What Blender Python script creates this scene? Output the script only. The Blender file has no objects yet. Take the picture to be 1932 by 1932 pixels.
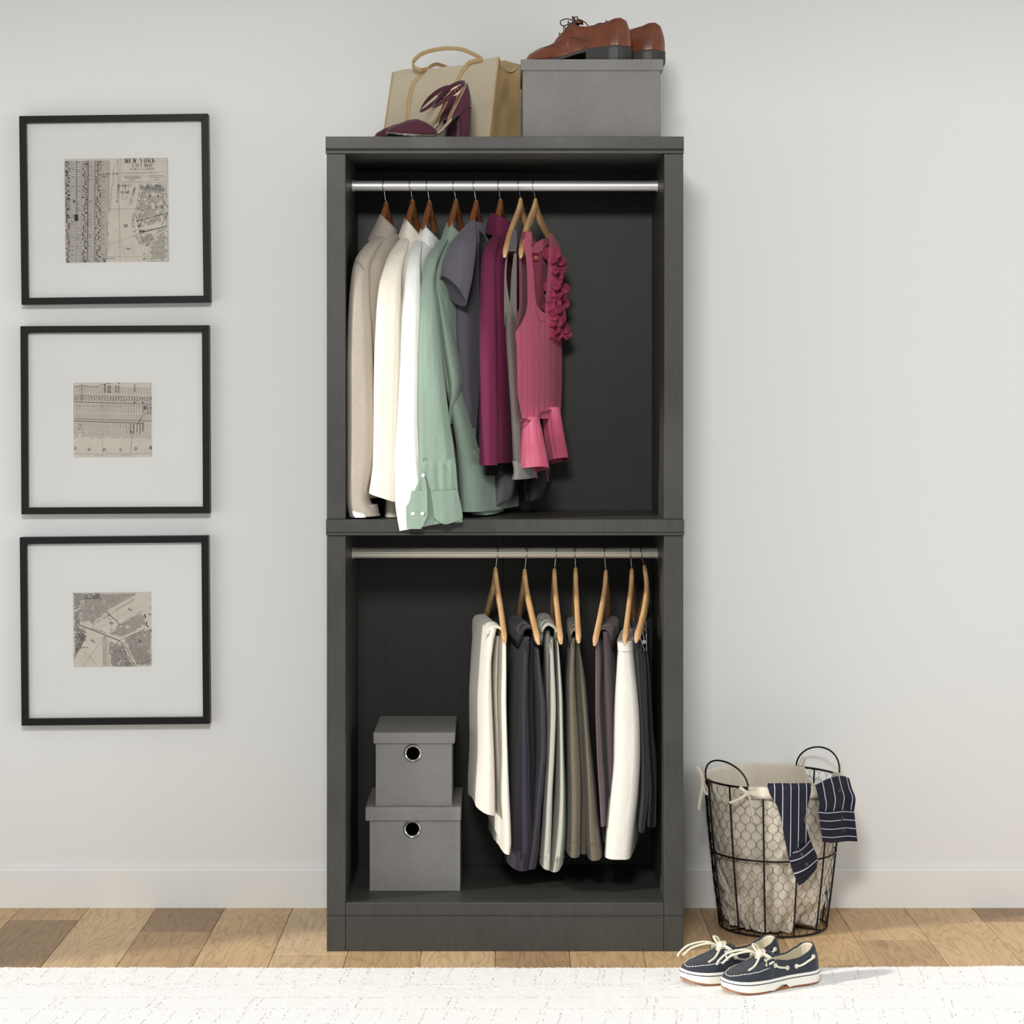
import bpy, bmesh, math, random
from math import sin, cos, pi, radians, sqrt, atan
from mathutils import Vector, Matrix, noise
import numpy as np

random.seed(7)
SC = bpy.context.scene
COL = SC.collection

# ---------------------------------------------------------------- camera
CAM_Y, CAM_Z = -5.48, 1.4147          # metres; cabinet front face is the plane Y = 0
FPX, VPX, VPY = 4040.0, 956.0, 752.0  # focal length and vanishing point, measured on the 1932 px frame
cam_data = bpy.data.cameras.new('camera')
cam = bpy.data.objects.new('camera', cam_data)
COL.objects.link(cam)
cam.location = (0, CAM_Y, CAM_Z)
cam.rotation_euler = (radians(90), 0, 0)
cam_data.sensor_width = 36
cam_data.lens = FPX / 1932 * 36
cam_data.shift_x = (966 - VPX) / 1932
cam_data.shift_y = -(966 - VPY) / 1932
cam_data.clip_end = 60
SC.camera = cam

# ---------------------------------------------------------------- light
SC.view_settings.view_transform = 'Standard'
SC.view_settings.look = 'None'
SC.view_settings.gamma = 1
SC.view_settings.exposure = 0.0
SC.view_settings.use_curve_mapping = False

world = bpy.data.worlds.new('world')
SC.world = world
world.use_nodes = True
bg = world.node_tree.nodes['Background']
bg.inputs[0].default_value = (0.97, 0.985, 1.0, 1)
bg.inputs[1].default_value = 0.54


def lamp(name, kind, loc, direction, energy, color=(1, 1, 1), size=1.0, size_y=None, angle=None):
    d = bpy.data.lights.new(name, kind)
    d.energy = energy
    d.color = color
    if kind == 'AREA':
        d.shape = 'RECTANGLE'
        d.size = size
        d.size_y = size_y or size
    if angle is not None:
        d.angle = angle
    o = bpy.data.objects.new(name, d)
    COL.objects.link(o)
    o.location = loc
    o.rotation_euler = Vector(direction).to_track_quat('-Z', 'Y').to_euler()
    return o


AZ, EL = radians(24), radians(22)      # low sun through an unseen window in the left wall
lamp('sun', 'SUN', (-4, -2, 3), (cos(AZ) * cos(EL), sin(AZ) * cos(EL), -sin(EL)), 2.75, (1, 0.965, 0.91), angle=radians(3.0))
soft = lamp('ceiling_softbox', 'AREA', (-0.3, -4.6, 3.12), (0.6, 5.0, -2.2), 82, (1, 0.985, 0.96), 0.8, 0.5)
soft.data.spread = radians(150)
lamp('lower_left_fill', 'AREA', (-2.46, -1.98, 0.85), (1, 0.3, -0.06), 14, (0.92, 0.965, 1), 2.2, 1.1)  # added fill, lifts the lower left of the back wall
lamp('right_wall_fill', 'AREA', (3.3, -2.6, 1.3), (-1.9, 3.1, 0.1), 24, (0.97, 0.985, 1), 1.3, 1.5)  # added fill that brightens the right part of the back wall

# ---------------------------------------------------------------- helpers
def at(px, py, Y):
    """Point at depth Y that was measured at (px, py) on the photograph."""
    D = Y - CAM_Y
    return Vector(((px - VPX) * D / FPX, Y, CAM_Z - (py - VPY) * D / FPX))


def lin(c):
    def f(v):
        v /= 255.0
        return v / 12.92 if v <= 0.04045 else ((v + 0.055) / 1.055) ** 2.4
    return (f(c[0]), f(c[1]), f(c[2]), 1)


class NT:
    """Small wrapper for building node materials."""
    def __init__(s, name):
        s.m = bpy.data.materials.new(name)
        s.m.use_nodes = True
        s.t = s.m.node_tree
        s.b = s.t.nodes['Principled BSDF']
        s.out = s.t.nodes['Material Output']

    def n(s, kind, **kw):
        nd = s.t.nodes.new(kind)
        for k, v in kw.items():
            setattr(nd, k, v)
        return nd

    def l(s, a, b):
        s.t.links.new(a, b)

    def math(s, op, a, b=None, c=None):
        nd = s.n('ShaderNodeMath', operation=op)
        for i, v in enumerate((a, b, c)):
            if v is None:
                continue
            if isinstance(v, (int, float)):
                nd.inputs[i].default_value = v
            else:
                s.l(v, nd.inputs[i])
        return nd.outputs[0]

    def ramp(s, fac, stops, interp='LINEAR'):
        r = s.n('ShaderNodeValToRGB')
        r.color_ramp.interpolation = interp
        e = r.color_ramp.elements
        while len(e) > 1:
            e.remove(e[-1])
        e[0].position, e[0].color = stops[0]
        for p, c in stops[1:]:
            x = e.new(p)
            x.color = c
        s.l(fac, r.inputs[0])
        return r.outputs[0]

    def mix(s, fac, a, b, blend='MIX'):
        m = s.n('ShaderNodeMix', data_type='RGBA', blend_type=blend)
        if isinstance(fac, (int, float)):
            m.inputs[0].default_value = fac
        else:
            s.l(fac, m.inputs[0])
        for i, v in ((6, a), (7, b)):
            if isinstance(v, tuple):
                m.inputs[i].default_value = v
            else:
                s.l(v, m.inputs[i])
        return m.outputs[2]

    def noise(s, vec, scale, detail=3, rough=0.5, dist=0.0):
        nd = s.n('ShaderNodeTexNoise')
        nd.inputs['Scale'].default_value = scale
        nd.inputs['Detail'].default_value = detail
        nd.inputs['Roughness'].default_value = rough
        nd.inputs['Distortion'].default_value = dist
        if vec is not None:
            s.l(vec, nd.inputs['Vector'])
        return nd.outputs['Fac']

    def coord(s, which='Object'):
        return s.n('ShaderNodeTexCoord').outputs[which]

    def scale(s, vec, v):
        m = s.n('ShaderNodeMapping')
        m.inputs['Scale'].default_value = v
        s.l(vec, m.inputs['Vector'])
        return m.outputs[0]

    def bump(s, h, strength, dist=0.002):
        b = s.n('ShaderNodeBump')
        b.inputs['Strength'].default_value = strength
        b.inputs['Distance'].default_value = dist
        s.l(h, b.inputs['Height'])
        s.l(b.outputs[0], s.b.inputs['Normal'])


def M_plain(name, rgb, rough=0.5, metal=0.0, vary=0.06, scale=8, bump=0.0, bscale=300, spec=0.5, sheen=0.0, coat=0.0, mapping=(1, 1, 1), bdist=0.001):
    t = NT(name)
    co = t.scale(t.coord(), mapping)
    c = lin(rgb)
    f = t.noise(co, scale, 4)
    lo = tuple(x * (1 - vary) for x in c[:3]) + (1,)
    hi = tuple(min(1, x * (1 + vary)) for x in c[:3]) + (1,)
    t.l(t.ramp(f, [(0.3, lo), (0.7, hi)]), t.b.inputs['Base Color'])
    t.b.inputs['Roughness'].default_value = rough
    t.b.inputs['Metallic'].default_value = metal
    t.b.inputs['Specular IOR Level'].default_value = spec
    if sheen:
        t.b.inputs['Sheen Weight'].default_value = sheen
        t.b.inputs['Sheen Roughness'].default_value = 0.54
    if coat:
        t.b.inputs['Coat Weight'].default_value = coat
        t.b.inputs['Coat Roughness'].default_value = 0.15
    if bump:
        t.bump(t.noise(co, bscale, 2), bump, bdist)
    return t.m


def M_cloth(name, rgb, rough=0.85, vary=0.07, weave=900, bump=0.25, sheen=0.15, heather=0.0, spec=0.25, wrinkle=0.25):
    t = NT(name)
    co = t.coord()
    c = lin(rgb)
    f = t.noise(t.scale(co, (1, 1, 0.25)), 22, 3)
    g = t.noise(co, weave, 2)
    lo = tuple(x * (1 - vary) for x in c[:3]) + (1,)
    hi = tuple(min(1, x * (1 + vary)) for x in c[:3]) + (1,)
    col = t.ramp(f, [(0.3, lo), (0.7, hi)])
    if heather:
        k = t.ramp(t.noise(t.scale(co, (1, 1, 0.6)), 850, 2, 0.6), [(0.35, (1 - heather,) * 3 + (1,)), (0.65, (1 + heather * 0.4,) * 3 + (1,))])
        col = t.mix(1.0, col, k, 'MULTIPLY')
    t.l(col, t.b.inputs['Base Color'])
    t.b.inputs['Roughness'].default_value = rough
    t.b.inputs['Specular IOR Level'].default_value = spec
    t.b.inputs['Sheen Weight'].default_value = sheen
    w = t.noise(t.scale(co, (1, 1, 0.3)), 38, 3, 0.55, 0.4)
    h = t.math('ADD', t.math('MULTIPLY', w, wrinkle), t.math('MULTIPLY', g, 0.06))
    t.bump(h, bump * 2, 0.012)
    return t.m


class MB:
    """Collects faces (with uv in metres) for ONE mesh object."""
    def __init__(s):
        s.v, s.f, s.uv, s.fm = [], [], [], []

    def face(s, pts, uv=None, m=0):
        i = len(s.v)
        s.v += [Vector(p) for p in pts]
        s.f.append(tuple(range(i, i + len(pts))))
        s.uv.append(uv or [(0, 0)] * len(pts))
        s.fm.append(m)

    def box(s, x0, x1, y0, y1, z0, z1, m=0):
        s.hexa([(x0, y0, z0), (x1, y0, z0), (x1, y1, z0), (x0, y1, z0), (x0, y0, z1), (x1, y0, z1), (x1, y1, z1), (x0, y1, z1)], m)

    def hexa(s, c, m=0):
        i = len(s.v)
        c = [Vector(p) for p in c]
        s.v += c
        for q in ((0, 3, 2, 1), (4, 5, 6, 7), (0, 1, 5, 4), (1, 2, 6, 5), (2, 3, 7, 6), (3, 0, 4, 7)):
            s.f.append(tuple(i + k for k in q))
            p = [c[k] for k in q]
            nrm = (p[1] - p[0]).cross(p[2] - p[0])
            a = max(range(3), key=lambda k: abs(nrm[k]))
            ax = {0: (1, 2), 1: (0, 2), 2: (0, 1)}[a]
            s.uv.append([(v[ax[0]], v[ax[1]]) for v in p])
            s.fm.append(m)

    def loft(s, rings, closed=True, cap0=True, cap1=True, uvs=None, m=0):
        """rings: equal-length lists of points, joined in order."""
        i0 = len(s.v)
        n = len(rings[0])
        for r in rings:
            s.v += [Vector(p) for p in r]
        if uvs is None:
            uvs = []
            vlen = 0
            for k, r in enumerate(rings):
                if k:
                    vlen += (Vector(rings[k][0]) - Vector(rings[k - 1][0])).length
                u, row = 0, []
                for j, p in enumerate(r):
                    if j:
                        u += (Vector(p) - Vector(r[j - 1])).length
                    row.append((u, vlen))
                uvs.append(row)
        for k in range(len(rings) - 1):
            for j in range(n if closed else n - 1):
                j2 = (j + 1) % n
                s.f.append((i0 + k * n + j, i0 + k * n + j2, i0 + (k + 1) * n + j2, i0 + (k + 1) * n + j))
                s.uv.append([uvs[k][j], uvs[k][j2], uvs[k + 1][j2], uvs[k + 1][j]])
                s.fm.append(m)
        if closed and cap0:
            s.f.append(tuple(i0 + j for j in reversed(range(n))))
            s.uv.append([uvs[0][j] for j in reversed(range(n))])
            s.fm.append(m)
        if closed and cap1:
            b = i0 + (len(rings) - 1) * n
            s.f.append(tuple(b + j for j in range(n)))
            s.uv.append([uvs[-1][j] for j in range(n)])
            s.fm.append(m)

    def tube(s, pts, r, n=8, closed=False, flat=1.0, up=None, m=0):
        """Round (or flattened) tube along pts; r may be a list."""
        pts = [Vector(p) for p in pts]
        N = len(pts)
        rr = r if isinstance(r, (list, tuple)) else [r] * N
        rings = []
        prev = None
        for k in range(N):
            a = pts[k - 1] if (k or closed) else pts[0]
            b = pts[(k + 1) % N] if (k < N - 1 or closed) else pts[-1]
            t = (b - a)
            t = t.normalized() if t.length > 1e-9 else Vector((0, 0, 1))
            ref = Vector(up) if up else (prev if prev else (Vector((0, 0, 1)) if abs(t.z) < 0.9 else Vector((1, 0, 0))))
            x = ref - t * ref.dot(t)
            if x.length < 1e-5:
                x = Vector((1, 0.3, 0.1)) - t * t.dot(Vector((1, 0.3, 0.1)))
            x.normalize()
            y = t.cross(x)
            if not up:
                prev = x
            rings.append([pts[k] + x * (rr[k] * cos(2 * pi * j / n)) + y * (rr[k] * flat * sin(2 * pi * j / n)) for j in range(n)])
        if closed:
            rings.append(rings[0])
        s.loft(rings, True, not closed, not closed, m=m)

    def disc(s, c, r, nrm, n=16, th=0.001, m=0):
        """Small solid disc: centre, radius, axis, thickness."""
        nrm = Vector(nrm).normalized()
        c = Vector(c)
        s.tube([c - nrm * th / 2, c + nrm * th / 2], r, n, m=m)

    def sphere(s, c, rx, ry, rz, n=12, k=7):
        c = Vector(c)
        rings = []
        for i in range(k + 1):
            th = pi * (i + 0.02) / (k + 0.04)
            rings.append([c + Vector((rx * sin(th) * cos(2 * pi * j / n), ry * sin(th) * sin(2 * pi * j / n), -rz * cos(th))) for j in range(n)])
        s.loft(rings)

    def build(s, name, mat, parent=None, smooth=True, bevel=0.0, solid=0.0, local=False, subsurf=0, weld=False, seg=2):
        me = bpy.data.meshes.new(name)
        off = Vector((0, 0, 0)) if (local or parent is None) else parent.location + (parent.parent.location if parent.parent else Vector((0, 0, 0)))
        me.from_pydata([tuple(v - off) for v in s.v], [], s.f)
        uvl = me.uv_layers.new(name='UVMap')
        flat = [c for f in s.uv for uv in f for c in uv]
        uvl.data.foreach_set('uv', flat)
        for mm in (mat if isinstance(mat, (list, tuple)) else [mat]):
            me.materials.append(mm)
        me.polygons.foreach_set('material_index', s.fm)
        if smooth:
            me.polygons.foreach_set('use_smooth', [True] * len(me.polygons))
        bm = bmesh.new()
        bm.from_mesh(me)
        if weld:
            bmesh.ops.remove_doubles(bm, verts=bm.verts, dist=1e-5)
        bmesh.ops.recalc_face_normals(bm, faces=bm.faces)
        bm.to_mesh(me)
        bm.free()
        if smooth:
            me.set_sharp_from_angle(angle=radians(52))
        me.update()
        o = bpy.data.objects.new(name, me)
        COL.objects.link(o)
        if parent:
            o.parent = parent
        if solid:
            md = o.modifiers.new('thickness', 'SOLIDIFY')
            md.thickness = solid
            md.offset = 0
        if bevel:
            md = o.modifiers.new('bevel', 'BEVEL')
            md.width = bevel
            md.segments = seg
            md.limit_method = 'ANGLE'
            md.angle_limit = radians(40)
            if smooth is False:
                md.harden_normals = False
        if subsurf:
            md = o.modifiers.new('subsurf', 'SUBSURF')
            md.levels = md.render_levels = subsurf
        return o


def thing(name, label, cat, loc, rot=(0, 0, 0), group=None):
    o = bpy.data.objects.new(name, None)
    COL.objects.link(o)
    o.empty_display_size = 0.05
    o.location = loc
    o.rotation_euler = rot
    o['label'] = label
    o['category'] = cat
    if group:
        o['group'] = group
    return o


def copy_thing(src, loc, rot, label):
    r = src.copy()
    COL.objects.link(r)
    r.location = loc
    r.rotation_euler = rot
    r['label'] = label
    for ch in list(src.children):
        c = ch.copy()
        COL.objects.link(c)
        c.parent = r
        for g in list(ch.children):
            d = g.copy()
            COL.objects.link(d)
            d.parent = c
    return r


def struct(o):
    o['kind'] = 'structure'
    return o


def curve_interp(rows, m):
    """Smooth (Catmull-Rom) resampling of rows of numbers, parameterised by the first column."""
    a = np.array(rows, float)
    t = a[:, 0]
    k = len(t)
    if k == 1:
        return [a[0]] * m
    d = np.zeros_like(a)
    for i in range(k):
        if i == 0:
            d[i] = (a[1] - a[0]) / (t[1] - t[0])
        elif i == k - 1:
            d[i] = (a[-1] - a[-2]) / (t[-1] - t[-2])
        else:
            s0 = (a[i] - a[i - 1]) / (t[i] - t[i - 1])
            s1 = (a[i + 1] - a[i]) / (t[i + 1] - t[i])
            d[i] = np.where(s0 * s1 > 0, 2 * s0 * s1 / np.where(np.abs(s0 + s1) < 1e-9, 1e-9, s0 + s1), 0)
    out = []
    for x in np.linspace(t[0], t[-1], m):
        i = min(max(int(np.searchsorted(t, x)) - 1, 0), k - 2)
        h = t[i + 1] - t[i]
        u = (x - t[i]) / h
        out.append((2 * u**3 - 3 * u**2 + 1) * a[i] + (u**3 - 2 * u**2 + u) * h * d[i] + (-2 * u**3 + 3 * u**2) * a[i + 1] + (u**3 - u**2) * h * d[i + 1])
    return out


def spline(pts, m=24, closed=False):
    """Catmull-Rom through 3-D points."""
    P = [Vector(p) for p in pts]
    out = []
    n = len(P)
    segs = n if closed else n - 1
    per = max(2, m // segs)
    for i in range(segs):
        p0 = P[(i - 1) % n] if (closed or i > 0) else P[0] * 2 - P[1]
        p1, p2 = P[i], P[(i + 1) % n]
        p3 = P[(i + 2) % n] if (closed or i + 2 < n) else P[-1] * 2 - P[-2]
        for k in range(per):
            t = k / per
            out.append(0.5 * ((2 * p1) + (p2 - p0) * t + (2 * p0 - 5 * p1 + 4 * p2 - p3) * t * t + (3 * p1 - p0 - 3 * p2 + p3) * t**3))
    if not closed:
        out.append(P[-1])
    return out


def sgn_pow(v, p):
    return math.copysign(abs(v) ** p, v)


def tube_rows(mb, rows, n=36, m=56, fold=0.004, seed=0.0, hollow=0.03, tilt=(0, 0), tilt_from=0.75, xs=0.0, power=0.8, freq=1.6, zfreq=2.0, anchor_right=False, cap0=True):
    """Cloth tube (a sleeve): rows of (py, px_left, px_right, Y centre, Y half depth)."""
    R = curve_interp(rows, m)
    rings, uvs = [], []
    for k, (py, L, Rr, Yc, ry) in enumerate(R):
        a, b = at(L, py, Yc), at(Rr, py, Yc)
        xc, ra, z = (a.x + b.x) / 2, (b.x - a.x) / 2, a.z
        u = k / (m - 1)
        tk = max(0, (u - tilt_from) / (1 - tilt_from)) if tilt_from < 1 else 0
        tk = tk ** 1.5 if tilt_from > 0.1 else tk
        ring, uv = [], []
        grow = min(1, u * 4 + 0.15)
        for j in range(n):
            t = 2 * pi * j / n
            c, s_ = cos(t), sin(t)
            x0, y0 = sgn_pow(c, power), sgn_pow(s_, power)
            f = noise.noise(Vector((c * freq + seed, s_ * freq + seed * 1.7, z * zfreq + seed))) * fold * grow
            f += noise.noise(Vector((c * freq * 3 + seed, s_ * freq * 3, z * zfreq * 1.6 + seed * 3))) * fold * 0.35 * grow
            p = Vector((xc + ra * x0 + c * f + tk * xs * y0, Yc + ry * y0 + s_ * f, z + tk * (tilt[0] * x0 + tilt[1] * y0)))
            ring.append(p)
            uv.append((p.x - (b.x if anchor_right else xc), p.z))
        rings.append(ring)
        uvs.append(uv)
    if hollow:
        last = rings[-1]
        cc = sum(last, Vector()) / n
        rings.append([cc + (p - cc) * 0.94 for p in last])
        rings.append([cc + (p - cc) * 0.84 + Vector((0, 0, hollow)) for p in last])
        uvs += [uvs[-1], uvs[-1]]
    mb.loft(rings, uvs=uvs, cap0=cap0)


def flap_rows(mb, rows, slope=0.0, n=48, m=60, fold=0.004, seed=0.0, hollow=0.0, power=0.75, freq=9.0, zfreq=1.6, tilt=(0, 0), tilt_from=0.8, cap0=True, cap1=True):
    """Hanging cloth seen end-on: rows of (py, px_left, px_right, Y near, Y far); slope = dX/dY of the hanger."""
    R = curve_interp(rows, m)
    rings, uvs = [], []
    for k, (py, L, Rr, Yn, Yf) in enumerate(R):
        a, b = at(L, py, Yn), at(Rr, py, Yn)
        xc, ra, z = (a.x + b.x) / 2, (b.x - a.x) / 2, a.z
        yc, hb = (Yn + Yf) / 2, (Yf - Yn) / 2
        u = k / (m - 1)
        tk = max(0, (u - tilt_from) / (1 - tilt_from))
        grow = min(1, u * 3 + 0.1)
        ring, uv = [], []
        for j in range(n):
            t = 2 * pi * j / n
            c, s_ = cos(t), sin(t)
            y = yc + hb * sgn_pow(s_, power)
            f = noise.noise(Vector((y * freq + seed, seed + (2.0 if c > 0 else 0), z * zfreq + seed))) * fold * grow
            f += noise.noise(Vector((y * freq * 2.5 + seed, seed * 2 + (2.0 if c > 0 else 0), z * zfreq * 2 + seed))) * fold * 0.4 * grow
            p = Vector((xc + slope * (y - Yn) + ra * sgn_pow(c, power) + f, y, z + tk * (tilt[0] * c + tilt[1] * s_)))
            ring.append(p)
            uv.append((y, z))
        rings.append(ring)
        uvs.append(uv)
    if hollow:
        last = rings[-1]
        cc = sum(last, Vector()) / n
        rings.append([cc + (p - cc) * 0.93 for p in last])
        rings.append([cc + (p - cc) * 0.9 + Vector((0, 0, hollow)) for p in last])
        uvs += [uvs[-1], uvs[-1]]
    mb.loft(rings, uvs=uvs, cap0=cap0, cap1=cap1)


def panel_rows(mb, rows, Yf, nx=20, m=30, fold=0.002, seed=0.0, freq=40, zfreq=4, uv_rot=False, th=0.0025, lean=None):
    """Thin cloth panel with real thickness: rows of (py, px_left, px_right); Yf(px, py) gives depth."""
    R = curve_interp(rows, m)
    front, back, uvs = [], [], []
    for k, (py, L, Rr) in enumerate(R):
        fr, uv = [], []
        for j in range(nx + 1):
            px = L + (Rr - L) * j / nx
            p = at(px, py, Yf(px, py))
            f = noise.noise(Vector((p.x * freq + seed, seed, p.z * zfreq + seed))) * fold
            p = p + Vector((f * 0.25, f, 0))
            fr.append(p)
            uv.append((p.x, p.z))
        front.append(fr)
        uvs.append(uv)
    rings, ruv = [], []
    for fr, uv in zip(front, uvs):
        bk = [p + Vector((0, th, 0)) for p in fr]
        rings.append(fr + bk[::-1])
        ruv.append(uv + uv[::-1])
    mb.loft(rings, uvs=ruv)

# ---------------------------------------------------------------- materials
def M_wall():
    t = NT('wall_paint')
    co = t.coord()
    t.b.inputs['Base Color'].default_value = lin((226, 227, 225))
    t.b.inputs['Roughness'].default_value = 0.75
    t.b.inputs['Specular IOR Level'].default_value = 0.2
    t.bump(t.noise(co, 260, 3), 0.08, 0.001)
    return t.m


def M_cabinet():
    t = NT('charcoal_lacquer')
    co = t.coord()
    f = t.noise(co, 5, 4, 0.6)
    g = t.noise(t.scale(co, (30, 30, 3)), 5, 4, 0.6)
    c = t.ramp(f, [(0.3, lin((56, 56, 54))), (0.72, lin((66, 65, 61)))])
    c = t.mix(0.35, c, t.ramp(g, [(0.35, lin((52, 52, 50))), (0.7, lin((70, 69, 65)))]))
    t.l(c, t.b.inputs['Base Color'])
    t.l(t.ramp(f, [(0.3, (0.36,) * 3 + (1,)), (0.7, (0.5,) * 3 + (1,))]), t.b.inputs['Roughness'])
    t.b.inputs['Specular IOR Level'].default_value = 0.3
    t.bump(g, 0.12, 0.001)
    return t.m


def M_backpanel():
    t = NT('charcoal_veneer')
    co = t.coord()
    g = t.noise(t.scale(co, (1, 1, 0.16)), 90, 4, 0.65, 0.6)
    w = t.noise(t.scale(co, (1, 1, 0.3)), 9, 3, 0.5, 1.5)
    c = t.mix(0.5, t.ramp(g, [(0.35, lin((34, 34, 33))), (0.7, lin((45, 45, 43)))]), t.ramp(w, [(0.3, lin((36, 36, 35))), (0.7, lin((43, 43, 41)))]))
    t.l(c, t.b.inputs['Base Color'])
    t.b.inputs['Roughness'].default_value = 0.5
    t.b.inputs['Specular IOR Level'].default_value = 0.3
    t.bump(g, 0.15, 0.001)
    return t.m


def M_plank():
    t = NT('oak_plank')
    co = t.coord()
    oi = t.n('ShaderNodeObjectInfo')
    off = t.n('ShaderNodeVectorMath', operation='ADD')
    cm = t.n('ShaderNodeCombineXYZ')
    for i, k in enumerate((13.0, 37.0, 5.0)):
        t.l(t.math('MULTIPLY', oi.outputs['Random'], k), cm.inputs[i])
    t.l(co, off.inputs[0])
    t.l(cm.outputs[0], off.inputs[1])
    v = off.outputs[0]
    warp = t.noise(t.scale(v, (7, 1.0, 1)), 1.0, 3, 0.55)
    rings = t.math('SINE', t.math('MULTIPLY', warp, 120))
    ringc = t.ramp(t.math('MULTIPLY_ADD', rings, 0.5, 0.5), [(0.0, (0.84, 0.81, 0.78, 1)), (0.22, (1, 1, 1, 1)), (1, (1.04, 1.03, 1.02, 1))])
    fine = t.noise(t.scale(v, (160, 6, 1)), 1.0, 4, 0.7)
    finec = t.ramp(fine, [(0.3, (0.84, 0.81, 0.78, 1)), (0.62, (1.04, 1.04, 1.04, 1))])
    blot = t.noise(t.scale(v, (5, 2.4, 1)), 1.2, 3, 0.5)
    blotc = t.ramp(blot, [(0.25, (0.86, 0.84, 0.82, 1)), (0.75, (1.07, 1.06, 1.05, 1))])
    vor = t.n('ShaderNodeTexVoronoi', feature='F1')
    t.l(t.scale(v, (5.5, 2.6, 1)), vor.inputs['Vector'])
    vor.inputs['Scale'].default_value = 1.0
    kn = t.ramp(t.math('ADD', vor.outputs['Distance'], t.math('MULTIPLY', fine, 0.06)), [(0.075, (0.26, 0.2, 0.16, 1)), (0.115, (0.72, 0.66, 0.6, 1)), (0.22, (1, 1, 1, 1))])
    c = t.mix(1.0, oi.outputs['Color'], ringc, 'MULTIPLY')
    c = t.mix(1.0, c, finec, 'MULTIPLY')
    c = t.mix(1.0, c, blotc, 'MULTIPLY')
    c = t.mix(1.0, c, kn, 'MULTIPLY')
    t.l(c, t.b.inputs['Base Color'])
    t.b.inputs['Roughness'].default_value = 0.5
    t.b.inputs['Specular IOR Level'].default_value = 0.35
    t.bump(fine, 0.12, 0.0006)
    return t.m


def M_herringbone():
    t = NT('herringbone_tweed')
    uv = t.n('ShaderNodeSeparateXYZ')
    t.l(t.coord('UV'), uv.inputs[0])
    co = t.coord()
    col = t.math('MULTIPLY', uv.outputs[0], 1 / 0.0092)
    tri = t.math('PINGPONG', col, 0.5)
    s = t.math('ADD', t.math('MULTIPLY', uv.outputs[1], 1 / 0.0034), t.math('MULTIPLY', tri, 2.7))
    w = t.math('MULTIPLY_ADD', t.math('SINE', t.math('MULTIPLY', s, 2 * pi)), 0.5, 0.5)
    n = t.noise(co, 700, 2)
    w2 = t.math('ADD', t.math('MULTIPLY', w, 0.85), t.math('MULTIPLY', n, 0.25))
    c = t.ramp(w2, [(0.32, lin((38, 38, 39))), (0.78, lin((178, 176, 172)))])
    big = t.ramp(t.noise(co, 9, 3), [(0.3, (0.88, 0.88, 0.88, 1)), (0.7, (1, 1, 1, 1))])
    t.l(t.mix(1.0, c, big, 'MULTIPLY'), t.b.inputs['Base Color'])
    t.b.inputs['Roughness'].default_value = 0.9
    t.b.inputs['Specular IOR Level'].default_value = 0.15
    t.bump(w2, 0.25, 0.001)
    return t.m


def M_stripe(name, axis):
    """Navy shirting: white pinstripes and fainter blue bands along one uv axis."""
    t = NT(name)
    uv = t.n('ShaderNodeSeparateXYZ')
    t.l(t.coord('UV'), uv.inputs[0])
    u = t.math('ADD', uv.outputs[axis], 10.0)
    f = t.math('FRACT', t.math('MULTIPLY', u, 1 / 0.0212))
    wh = t.ramp(f, [(0.0, (0, 0, 0, 1)), (0.455, (0, 0, 0, 1)), (0.47, (1, 1, 1, 1)), (0.53, (1, 1, 1, 1)), (0.545, (0, 0, 0, 1))])
    g = t.math('FRACT', t.math('MULTIPLY', u, 1 / 0.0053))
    base = t.ramp(g, [(0.2, lin((20, 20, 28))), (0.5, lin((42, 45, 66))), (0.8, lin((20, 20, 28)))])
    c = t.mix(wh, base, lin((205, 205, 220)))
    t.l(c, t.b.inputs['Base Color'])
    t.b.inputs['Roughness'].default_value = 0.75
    t.b.inputs['Specular IOR Level'].default_value = 0.25
    t.bump(t.noise(t.coord(), 500, 2), 0.1, 0.001)
    return t.m


def M_hangerwood(name, a, b):
    t = NT(name)
    co = t.coord()
    g = t.noise(t.scale(co, (60, 5, 10)), 2.0, 4, 0.65, 0.5)
    t.l(t.ramp(g, [(0.3, lin(a)), (0.7, lin(b))]), t.b.inputs['Base Color'])
    t.b.inputs['Roughness'].default_value = 0.38
    t.b.inputs['Coat Weight'].default_value = 0.25
    t.b.inputs['Coat Roughness'].default_value = 0.25
    return t.m


def M_glass():
    m = bpy.data.materials.new('picture_glass')
    m.use_nodes = True
    nt = m.node_tree
    nt.nodes.remove(nt.nodes['Principled BSDF'])
    tr = nt.nodes.new('ShaderNodeBsdfTransparent')
    gl = nt.nodes.new('ShaderNodeBsdfGlossy')
    gl.inputs['Roughness'].default_value = 0.02
    fr = nt.nodes.new('ShaderNodeFresnel')
    fr.inputs['IOR'].default_value = 1.4
    mx = nt.nodes.new('ShaderNodeMixShader')
    nt.links.new(fr.outputs[0], mx.inputs[0])
    nt.links.new(tr.outputs[0], mx.inputs[1])
    nt.links.new(gl.outputs[0], mx.inputs[2])
    nt.links.new(mx.outputs[0], nt.nodes['Material Output'].inputs[0])
    return m


m_wall = M_wall()
m_base = M_plain('baseboard_paint', (228, 228, 225), 0.5, vary=0.01)
m_cab = M_cabinet()
m_back = M_backpanel()
m_plank = M_plank()
m_gap = M_plain('floor_underlay', (52, 40, 30), 0.9)
m_herr = M_herringbone()
m_metal = M_plain('brushed_aluminium', (250, 250, 248), 0.42, 0.6, vary=0.03, mapping=(1, 30, 30))
m_metal2 = M_plain('satin_nickel_rod', (242, 238, 226), 0.42, 0.6, vary=0.03, mapping=(1, 30, 30))
m_chrome = M_plain('chrome_wire', (200, 200, 200), 0.12, 1.0, vary=0.02)
m_dark = M_plain('dark_void', (10, 10, 10), 0.9)
m_hang_dk = M_hangerwood('hanger_walnut', (98, 56, 30), (138, 84, 46))
m_hang_lt = M_hangerwood('hanger_beech', (186, 140, 92), (214, 176, 128))
m_black_wire = M_plain('black_wire', (30, 29, 28), 0.45, 0.6)
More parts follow.
